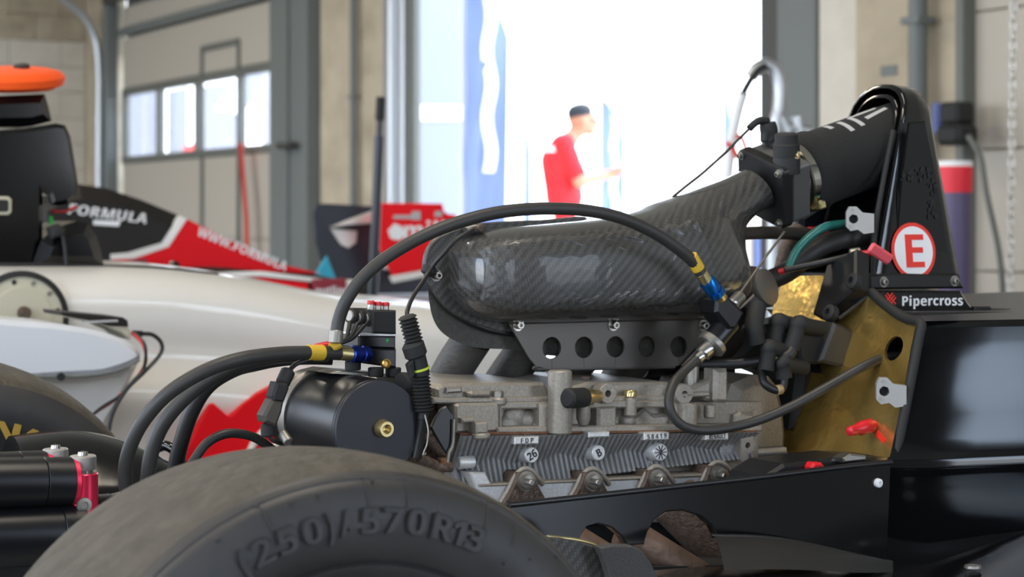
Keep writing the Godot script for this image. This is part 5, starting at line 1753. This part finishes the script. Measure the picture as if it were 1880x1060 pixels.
	cs.append(flat([232, 598], 0.64)[0])
	cs.append(Vector2(xa, maxf(flat([122, 604], 0.64)[0].y, cs[0].y + 0.01)))
	st = begin()
	prism(st, cs, 0.64, 0.50, 0.003)
	put("case", st, M.beige_plastic, ch)
	var lp := PackedVector2Array()
	for e in [[112, 590], [226, 583], [235, 589], [236, 600], [200, 600], [160, 600], [116, 599]]:
		var v := flat(e, 0.645)[0]
		lp.append(Vector2(v.x, maxf(v.y, float(under.call(v.x)) + 0.002)))
	lp[0].y = maxf(lp[0].y, lp[6].y + 0.008)
	st = begin()
	prism(st, lp, 0.645, 0.495, 0.002)
	put("dark_lid", st, M.charcoal_body, ch)
	slab(ch, "rating_print", [150, 590, 216, 587, 217, 591, 151, 594], 0.6455, 0.645, M.silver_print)
	st = begin()
	bellows(st, spot(243, 612, 0.60), spot(262, 613, 0.60), 0.0065, 6)
	put("cable_boot", st, M.matt_black, ch)
	hose(ch, "cable", [260, 613, 0.60, 280, 615, 0.60, 295, 628, 0.60, 297, 645, 0.61, 283, 665, 0.66, 262, 686, 0.72, 235, 712, 0.72, 214, 744, 0.72, 202, 776, 0.72, 196, 830, 0.72], 0.0042, M.cable_black, 8)
	hose(ch, "red_lead", [243, 612, 0.62, 262, 632, 0.70, 268, 662, 0.69, 258, 684, 0.69, 236, 712, 0.69, 206, 738, 0.69, 178, 756, 0.69, 158, 772, 0.69], 0.0032, M.red_plastic, 8)
	hose(ch, "black_lead", [244, 610, 0.61, 266, 634, 0.71, 264, 676, 0.695, 244, 700, 0.695, 222, 726, 0.695, 190, 746, 0.695, 170, 762, 0.695, 150, 780, 0.695], 0.0032, M.cable_black, 8)

func make_red_car() -> void:
	cur = red_frame
	var car := thing("race_car", "red and charcoal race car with white lettering, parked beyond the white car", "race car", red_frame)
	slab(car, "engine_cover", [60, 372, 110, 346, 150, 338, 200, 345, 268, 368, 336, 396, 420, 436, 470, 462, 525, 488, 600, 508, 660, 520, 660, 730, 60, 730], 0.20, -0.20, M.charcoal_body, 0.05)
	slab(car, "red_panel", [200, 492, 205, 474, 238, 472, 308, 452, 343, 402, 400, 430, 455, 458, 510, 484, 592, 503, 420, 496], 0.206, 0.17, M.red_body, 0.002)
	slab(car, "white_stripe", [330, 396, 344, 402, 310, 454, 244, 476, 204, 477, 204, 467, 236, 464, 298, 446], 0.209, 0.17, M.white_body, 0.002)
	var a := spot(198, 393, 0.206)
	words("name_lettering", "FORMULA", 0.033, M.sticker_white, car, Transform3D(Basis(Vector3(1, -0.13, 0), Vector3(0.3, 1, 0), Vector3.BACK), a), 1.25, 0.002)
	slab(car, "name_bar", [172, 404, 222, 406, 218, 416, 172, 413], 0.208, 0.20, M.sticker_white, 0.0)
	var b := spot(446, 458, 0.211)
	words("address_lettering", "WWW.FORMULA", 0.032, M.sticker_white, car, Transform3D(Basis(Vector3(0.92, -0.37, 0), Vector3(0.37, 0.92, 0), Vector3.BACK), b), 1.0, 0.002)
	# low nose in front of it
	slab(car, "side_pod", [300, 494, 420, 492, 640, 514, 660, 520, 660, 690, 300, 690], 0.42, 0.0, M.charcoal_body, 0.03)
	slab(car, "nose_stripe", [360, 502, 480, 498, 640, 518, 640, 526, 480, 508, 360, 510], 0.428, 0.40, M.white_body, 0.002)
	slab(car, "nose_red", [376, 511, 480, 510, 566, 520, 566, 545, 500, 532], 0.428, 0.40, M.red_body, 0.002)
	slab(car, "sponsor_block", [576, 513, 636, 512, 638, 552, 578, 550], 0.45, 0.40, M.maroon, 0.004)
	words("sponsor_lettering", "outlion", 0.028, M.flag_white, car, Transform3D(Basis(), spot(610, 534, 0.452)), 0.9, 0.002)
	slab(car, "white_block", [620, 513, 650, 514, 662, 548, 636, 552], 0.44, 0.38, M.white_body, 0.01)
	slab(car, "pink_tag", [238, 478, 268, 474, 276, 492, 236, 492], 0.30, 0.28, M.maroon, 0.002)
	st_mirror(car)

func st_mirror(car: Node) -> void:
	var st := begin()
	turned(st, towards(spot(318, 492, 0.34), Vector3(0.5, 0.6, 1)), [[0.0, 0.022], [0.01, 0.024], [0.02, 0.016], [0.022, 0.0]], 18)
	put("mirror", st, M.gloss_black, car)

func make_wing_car() -> void:
	var d := 8.6
	cur = at_frame(700, 440, d, 12.0)
	var car := thing("rear_wing", "dark blue and red rear wing of a race car, beside the black pole", "rear wing", cur)
	slab(car, "dark_endplate", [574, 392, 580, 376, 596, 374, 688, 379, 700, 400, 704, 520, 602, 514, 590, 480, 578, 440], 0.0, -0.03, M.navy, 0.006)
	slab(car, "wing_flap", [606, 418, 640, 404, 690, 386, 694, 394, 690, 410, 640, 414], 0.10, 0.02, M.chain_zinc, 0.006)
	slab(car, "grey_shield", [606, 420, 656, 424, 654, 446, 640, 456, 626, 450], 0.012, 0.0, M.chain_zinc, 0.003)
	slab(car, "red_endplate", [690, 400, 692, 384, 702, 373, 812, 374, 816, 388, 822, 393, 838, 395, 838, 470, 780, 496, 722, 506, 706, 480, 694, 440], 0.30, 0.27, M.red_body, 0.006)
	slab(car, "white_edge", [716, 508, 780, 496, 840, 470, 840, 482, 782, 508, 722, 520], 0.305, 0.27, M.white_body, 0.003)
	words("wing_lettering", "emillia", 0.075, M.flag_white, car, Transform3D(Basis(), spot(786, 424, 0.303)), 1.0, 0.003)
	slab(car, "diamond_mark", [712, 424, 724, 410, 738, 416, 744, 430, 734, 442, 720, 438], 0.304, 0.30, M.flag_white)
	for p in [[722, 395, 756, 402], [756, 388, 772, 404], [798, 388, 812, 398]]:
		slab(car, "small_mark", [p[0], p[1], p[2], p[1], p[2], p[3], p[0], p[3]], 0.304, 0.30, M.silver_print)
	slab(car, "wing_post", [600, 500, 860, 490, 870, 700, 600, 700], -0.05, -0.25, M.navy, 0.02)
	slab(car, "cyan_panel", [578, 505, 600, 470, 616, 510, 610, 520, 582, 520], 0.35, 0.33, M.turquoise, 0.003)
	slab(car, "pale_floor", [570, 545, 860, 540, 860, 660, 570, 660], 0.40, 0.20, M.trailer_white, 0.02)
	slab(car, "dark_hump", [640, 560, 650, 530, 668, 522, 690, 530, 702, 560], 0.48, 0.40, M.matt_black, 0.01)
	# pole with a foam grip
	var p := thing("pole", "upright black pole with foam grip beside the wing", "pole")
	var base := far(676, 402, 7.5)
	base.y = 0.0
	var top := far(699, 178, 7.5)
	var at := func(y: float) -> Vector3:
		var t := (far(690, y, 7.5).y - base.y) / (top.y - base.y)
		return base.lerp(top, t)
	var st := begin()
	rod(st, base, at.call(250), 0.019, 14)
	put("lower_tube", st, M.navy, p)
	st = begin()
	rod(st, at.call(252), at.call(215), 0.014, 14)
	put("upper_tube", st, M.plastic_grey, p)
	st = begin()
	rod(st, at.call(222), at.call(178), 0.018, 14, 0.004)
	put("foam_grip", st, M.matt_black, p)
	st = begin()
	turned(st, towards(base, Vector3.UP), [[0.0, 0.0], [0.0, 0.14], [0.02, 0.14], [0.03, 0.03], [0.03, 0.0]], 24)
	put("foot", st, M.matt_black, p)

func sail(called: String, label: String, x0: float, x1: float, top: float, bottom: float, d: float, lean: float, marks: bool) -> void:
	var o := thing(called, label, "flag", Transform3D.IDENTITY, "feather flags in the paddock")
	var st := begin()
	var f := func(u: float, v: float) -> Vector3:
		var w := pow(clampf(v * 4.5, 0.0, 1.0), 0.55) * (1.0 - 0.10 * v)
		var px := lerpf(x0, x1, lerpf(0.0, u, w)) + lean * v
		return far(px, lerpf(top, bottom, v), d + 0.05 * sin(u * 7.0 + v * 5.0) + 0.03 * sin(v * 19.0))
	sheet(st, f, 14, 40)
	put("sail", st, M.flag_blue, o)
	st = begin()
	tube(st, PackedVector3Array([Vector3(far(x0 + lean, bottom, d).x, -0.06, -d), far(x0 + lean, bottom, d), far(x0, top, d)]), 0.018, 8)
	put("mast", st, M.trailer_white, o)
	if marks:
		st = begin()
		var m := func(u: float, v: float) -> Vector3:
			var px := lerpf(x0, x1, 0.42 + 0.26 * u + 0.05 * sin(v * 16.0)) + lean * (0.1 + v * 0.55)
			return far(px, lerpf(top, bottom, 0.10 + 0.55 * v), d - 0.08 + 0.03 * sin(v * 19.0))
		sheet(st, m, 4, 24)
		put("white_lettering_band", st, M.flag_white, o)

func make_paddock() -> void:
	var st: SurfaceTool
	# white race trailer standing across the doorway
	var tr := thing("race_trailer", "pale grey race trailer with a white band beyond the doorway", "trailer", at_frame(720, 402, 19.0, 12.0))
	cur = tr.transform
	st = begin()
	prism(st, flat([520, -160, 849, -160, 849, 520, 520, 520], 0.0), 0.0, -2.4, 0.02)
	put("box", st, M.trailer_white, tr)
	slab(tr, "white_band", [520, 193, 849, 193, 849, 221, 520, 221], 0.012, 0.0, M.paper_white)
	st = begin()
	for x in [-0.5, 0.3]:
		rod(st, Vector3(x, -0.36, -0.5), Vector3(x, -0.36, -0.2), 0.42, 24)
	put("wheels", st, M.matt_black, tr)
	sail("feather_flag", "large blue feather flag with white lettering beside the trailer", 852, 936, -60, 520, 17.0, 0.0, true)
	sail("feather_flag", "blue feather flag behind the man in red", 1104, 1148, 180, 520, 30.0, 0.0, true)
	sail("feather_flag", "thin blue feather flag near the right door jamb", 1329, 1346, 160, 520, 30.0, 0.0, false)
	sail("feather_flag", "faint blue feather flag left of the man in red", 962, 976, 216, 520, 40.0, 0.0, false)
	# grey awnings and a white van seen through the door windows
	var aw := thing("awning", "grey sloping awning outside the door windows", "awning", at_frame(300, 230, 26.0, 30.0))
	cur = aw.transform
	slab(aw, "roof", [180, 180, 300, 150, 300, 300, 180, 300], 0.0, -1.2, M.awning_grey, 0.02)
	slab(aw, "gable", [372, 160, 430, 150, 395, 200, 440, 210, 440, 300, 372, 300], 0.4, 0.2, M.awning_grey, 0.02)
	slab(aw, "slope", [444, 130, 520, 120, 450, 205, 444, 205], 0.5, 0.3, M.awning_grey, 0.02)
	slab(aw, "red_box", [346, 270, 366, 262, 366, 300, 346, 300], 0.8, 0.6, M.red_body, 0.01)
	slab(aw, "pale_wall", [322, 165, 345, 160, 345, 300, 322, 300], 0.3, 0.0, M.trailer_white, 0.01)
	st = begin()
	for x in [-1.0, 0.2, 1.2]:
		rod(st, Vector3(x, -far(0, 230, 26.0).y - 0.06, -0.2), Vector3(x, 0.1, -0.2), 0.05, 10)
	put("legs", st, M.awning_grey, aw)
	# white and blue display stand seen under the throttle body
	var ds := thing("display_stand", "white and blue display stand seen under the throttle body", "stand", at_frame(1385, 460, 12.5, 0.0))
	cur = ds.transform
	slab(ds, "cream_panel", [1352, 436, 1384, 436, 1384, 640, 1352, 640], 0.0, -0.2, M.door_cream, 0.01)
	slab(ds, "blue_edge", [1386, 425, 1397, 425, 1397, 640, 1386, 640], 0.02, -0.2, M.flag_blue, 0.005)
	slab(ds, "white_panel", [1398, 430, 1424, 430, 1424, 640, 1398, 640], 0.0, -0.2, M.trailer_white, 0.01)
	# bent silver pipe with a corrugated hose by the right jamb
	var gp := thing("bent_pipe", "bent silver extraction pipe with a pale corrugated hose by the door jamb", "pipe")
	cur = at_frame(1400, 200, 7.2, 0.0)
	gp.transform = cur
	st = begin()
	tube(st, curve(way([1378, 142, 0.0, 1390, 126, 0.0, 1408, 119, 0.0, 1424, 130, 0.0, 1432, 160, 0.0, 1430, 200, 0.0, 1424, 240, 0.0, 1420, 420, 0.0, 1420, 780, 0.0]), 6), 0.026, 16)
	put("silver_bend", st, M.zinc, gp)
	hose(gp, "black_tube", [1364, 172, 0.02, 1376, 150, 0.02, 1392, 128, 0.02, 1408, 120, 0.03], 0.013, M.matt_black, 10)
	st = begin()
	var path := curve(way([1365, 170, 0.0, 1356, 200, 0.0, 1347, 240, 0.0, 1340, 290, 0.0, 1336, 340, 0.0, 1340, 420, 0.0]), 16)
	var rr := PackedFloat32Array()
	for i in path.size():
		rr.append(0.022 if i % 2 else 0.018)
	tube(st, path, rr, 14)
	put("corrugated_hose", st, M.sticker_white, gp)
	hose(gp, "red_clip", [1333, 262, 0.05, 1345, 272, 0.05, 1356, 292, 0.05], 0.009, M.sticker_red, 8)
	hose(gp, "red_clip", [1352, 250, 0.05, 1362, 254, 0.05, 1370, 276, 0.05], 0.009, M.sticker_red, 8)
	st = begin()
	for p in [[1432, 215, 1450, 250], [1462, 212, 1470, 250], [1445, 235, 1490, 240]]:
		rod(st, spot(p[0], p[1], 0.0), spot(p[2], p[3], 0.0), 0.024, 14, 0.004)
	put("silver_valves", st, M.zinc, gp)

# ---------- the man in the paddock
func sdf_body(st: SurfaceTool, bones: Array, cell: float, k: float, xf: Transform3D) -> void:   # bones [a, b, ra, rb, colour]
	var lo := Vector3.ONE * 1e9
	var hi := Vector3.ONE * -1e9
	for b in bones:
		var r: float = maxf(b[2], b[3]) + k + cell * 2
		lo = lo.min((b[0] as Vector3).min(b[1]) - Vector3.ONE * r)
		hi = hi.max((b[0] as Vector3).max(b[1]) + Vector3.ONE * r)
	var n := Vector3i(((hi - lo) / cell).ceil()) + Vector3i.ONE
	var field := PackedFloat32Array()
	field.resize(n.x * n.y * n.z)
	field.fill(1.0)
	var best := field.duplicate()
	var who := PackedInt32Array()
	who.resize(field.size())
	for bi in bones.size():
		var b: Array = bones[bi]
		var a: Vector3 = b[0]
		var e: Vector3 = b[1]
		var ab := e - a
		var r: float = maxf(b[2], b[3]) + k + cell * 2
		var i0 := Vector3i(((a.min(e) - Vector3.ONE * r - lo) / cell).floor()).clamp(Vector3i.ZERO, n - Vector3i.ONE)
		var i1 := Vector3i(((a.max(e) + Vector3.ONE * r - lo) / cell).ceil()).clamp(Vector3i.ZERO, n - Vector3i.ONE)
		for z in range(i0.z, i1.z + 1):
			for y in range(i0.y, i1.y + 1):
				for x in range(i0.x, i1.x + 1):
					var p := lo + Vector3(x, y, z) * cell
					var t := clampf((p - a).dot(ab) / maxf(ab.length_squared(), 1e-9), 0.0, 1.0)
					var d := (p - a - ab * t).length() - lerpf(b[2], b[3], t)
					var at := (z * n.y + y) * n.x + x
					if d < best[at]:
						best[at] = d
						who[at] = bi
					var h := clampf(0.5 + 0.5 * (field[at] - d) / k, 0.0, 1.0)
					field[at] = lerpf(field[at], d, h) - k * h * (1.0 - h)
	var vert := {}
	var idx := func(x: int, y: int, z: int) -> int: return (z * n.y + y) * n.x + x
	var corner := func(x: int, y: int, z: int) -> int:
		var key: int = idx.call(x, y, z)
		if vert.has(key):
			return key
		var sum := Vector3.ZERO
		var cnt := 0
		for e in [[0, 1], [2, 3], [4, 5], [6, 7], [0, 2], [1, 3], [4, 6], [5, 7], [0, 4], [1, 5], [2, 6], [3, 7]]:
			var pa := Vector3i(x + (e[0] & 1), y + (e[0] >> 1 & 1), z + (e[0] >> 2))
			var pb := Vector3i(x + (e[1] & 1), y + (e[1] >> 1 & 1), z + (e[1] >> 2))
			var fa := field[idx.call(pa.x, pa.y, pa.z)]
			var fb := field[idx.call(pb.x, pb.y, pb.z)]
			if (fa < 0) != (fb < 0):
				sum += Vector3(pa).lerp(Vector3(pb), fa / (fa - fb))
				cnt += 1
		vert[key] = lo + sum / maxi(cnt, 1) * cell
		return key
	smooth(st, 1)
	for z in range(1, n.z - 1):
		for y in range(1, n.y - 1):
			for x in range(1, n.x - 1):
				var at: int = (z * n.y + y) * n.x + x
				var s := field[at] < 0
				for ax in 3:
					var o: int = [1, n.x, n.x * n.y][ax]
					if (field[at + o] < 0) == s:
						continue
					var c := []
					for q in [[0, 0], [-1, 0], [-1, -1], [0, -1]]:
						var d: Vector3i = [Vector3i(0, q[0], q[1]), Vector3i(q[1], 0, q[0]), Vector3i(q[0], q[1], 0)][ax]
						c.append(corner.call(x + d.x, y + d.y, z + d.z))
					if s:
						c.reverse()
					for t in [0, 1, 2, 0, 2, 3]:
						var col: Color = bones[who[at]][4]
						st.set_color(col)
						st.add_vertex(xf * (vert[c[t]] as Vector3))

func make_person() -> void:
	var d := 15.7
	var foot := far(1036, 402, d)
	foot.y = -0.06
	var p := thing("person", "man in red shirt and dark cap looking down at his hands in the doorway", "person", Transform3D(Basis(), foot))
	var skin := Color(0.50, 0.25, 0.16)
	var shirt := Color(0.72, 0.012, 0.02)
	var legs := Color(0.50, 0.015, 0.02)
	var shoe := Color(0.04, 0.04, 0.045)
	var V := func(x: float, y: float, z: float) -> Vector3: return Vector3(x, y + 0.06, z)
	var bones := [
		[V.call(0.0, 0.92, -0.06), V.call(0.0, 0.92, 0.06), 0.135, 0.135, shirt],
		[V.call(0.0, 0.95, 0.0), V.call(-0.03, 1.22, 0.0), 0.150, 0.160, shirt],
		[V.call(-0.03, 1.22, -0.07), V.call(-0.03, 1.22, 0.07), 0.135, 0.135, shirt],
		[V.call(-0.02, 1.34, -0.12), V.call(-0.02, 1.34, 0.12), 0.095, 0.095, shirt],
		[V.call(0.03, 1.38, 0.0), V.call(0.11, 1.47, 0.0), 0.070, 0.058, skin],
		[V.call(0.12, 1.57, 0.0), V.call(0.17, 1.55, 0.0), 0.092, 0.085, skin],
		[V.call(0.15, 1.50, 0.0), V.call(0.21, 1.47, 0.0), 0.065, 0.045, skin],
		[V.call(0.24, 1.535, 0.0), V.call(0.262, 1.51, 0.0), 0.015, 0.016, skin],
		[V.call(0.15, 1.55, 0.088), V.call(0.145, 1.53, 0.092), 0.022, 0.015, skin],
		[V.call(0.0, 1.36, 0.17), V.call(0.09, 1.13, 0.21), 0.075, 0.068, shirt],
		[V.call(0.0, 1.36, -0.17), V.call(0.10, 1.13, -0.19), 0.075, 0.068, shirt],
		[V.call(0.09, 1.14, 0.21), V.call(0.12, 1.06, 0.21), 0.055, 0.050, skin],
		[V.call(0.12, 1.06, 0.21), V.call(0.34, 1.10, 0.12), 0.047, 0.030, skin],
		[V.call(0.10, 1.14, -0.19), V.call(0.13, 1.06, -0.19), 0.055, 0.050, skin],
		[V.call(0.13, 1.06, -0.19), V.call(0.36, 1.13, -0.06), 0.047, 0.030, skin],
		[V.call(0.0, 0.88, 0.09), V.call(0.03, 0.50, 0.10), 0.095, 0.068, legs],
		[V.call(0.0, 0.88, -0.09), V.call(0.01, 0.50, -0.10), 0.095, 0.068, legs],
		[V.call(0.03, 0.50, 0.10), V.call(0.0, 0.09, 0.10), 0.066, 0.048, legs],
		[V.call(0.01, 0.50, -0.10), V.call(-0.02, 0.09, -0.10), 0.066, 0.048, legs],
		[V.call(-0.02, 0.045, 0.10), V.call(0.15, 0.035, 0.12), 0.045, 0.035, shoe],
		[V.call(-0.04, 0.045, -0.10), V.call(0.13, 0.035, -0.12), 0.045, 0.035, shoe]]
	var st := begin()
	sdf_body(st, bones, 0.016, 0.035, Transform3D.IDENTITY)
	for s in [1, -1]:
		var w: Vector3 = V.call(0.34, 1.10, 0.12) if s == 1 else V.call(0.36, 1.13, -0.06)
		var h := [[w, w + Vector3(0.07, 0.012, -0.02 * s), 0.028, 0.030, skin]]
		for i in 4:
			var root := w + Vector3(0.075, 0.015, -0.02 * s + (i - 1.5) * 0.019)
			var ln: float = [0.030, 0.036, 0.034, 0.026][i]
			var mid := root + Vector3(ln, 0.012, 0)
			h.append([root, mid, 0.0095, 0.009, skin])
			h.append([mid, mid + Vector3(ln * 0.6, 0.024, -0.004 * s), 0.009, 0.008, skin])
		h.append([w + Vector3(0.025, 0.018, 0.022 * s), w + Vector3(0.06, 0.045, 0.030 * s), 0.012, 0.010, skin])
		h.append([w + Vector3(0.06, 0.045, 0.030 * s), w + Vector3(0.085, 0.055, 0.022 * s), 0.010, 0.008, skin])
		sdf_body(st, h, 0.0055, 0.008, Transform3D.IDENTITY)
	var m := mat("person_cloth_and_skin", Color.WHITE, 0.75)
	m.vertex_color_use_as_albedo = true
	put("body", st, m, p)
	# cap with its peak, white shirt panel with blown-out sunlight put into its colour
	st = begin()
	var hc: Vector3 = V.call(0.125, 1.600, 0.0)
	turned(st, towards(hc, Vector3(-0.18, 1, 0)), [[-0.02, 0.103], [0.02, 0.104], [0.05, 0.094], [0.075, 0.068], [0.086, 0.03], [0.088, 0.0]], 28)
	var peak := PackedVector2Array()
	for i in 13:
		var a := -PI / 2 + PI * i / 12
		peak.append(Vector2(0.085 + 0.075 * cos(a), 0.085 * sin(a)))
	prism(st, peak, 0.004, -0.004, 0.001, Transform3D(Basis(Vector3(0.93, -0.37, 0), Vector3(0, 0, 1), Vector3(0.37, 0.93, 0)), hc + Vector3(0, -0.005, 0)))
	put("cap", st, M.cap_black, p)
	st = begin()
	var f := func(u: float, v: float) -> Vector3:
		var a := lerpf(1.6, 3.4, u)
		return V.call(-0.03 + cos(a) * 0.172, 1.29 + 0.05 * v, sin(a) * 0.20)
	sheet(st, f, 12, 3)
	put("white_panel_highlight", st, M.paper_white, p)
	var ph := thing("paper_sheet", "white sheet of paper held by the man in red", "paper", Transform3D(Basis(), foot))
	st = begin()
	box(st, V.call(0.455, 1.175, 0.03), Vector3(0.13, 0.004, 0.20), 0.0, Transform3D(Basis(Vector3.BACK, 0.0), Vector3.ZERO))
	put("sheet", st, M.paper_white, ph)
func _ready() -> void:
	set_camera_and_light()
	make_materials()
	make_room()
	make_car()
	make_white_car()
	make_red_car()
	make_wing_car()
	make_paddock()
	make_person()
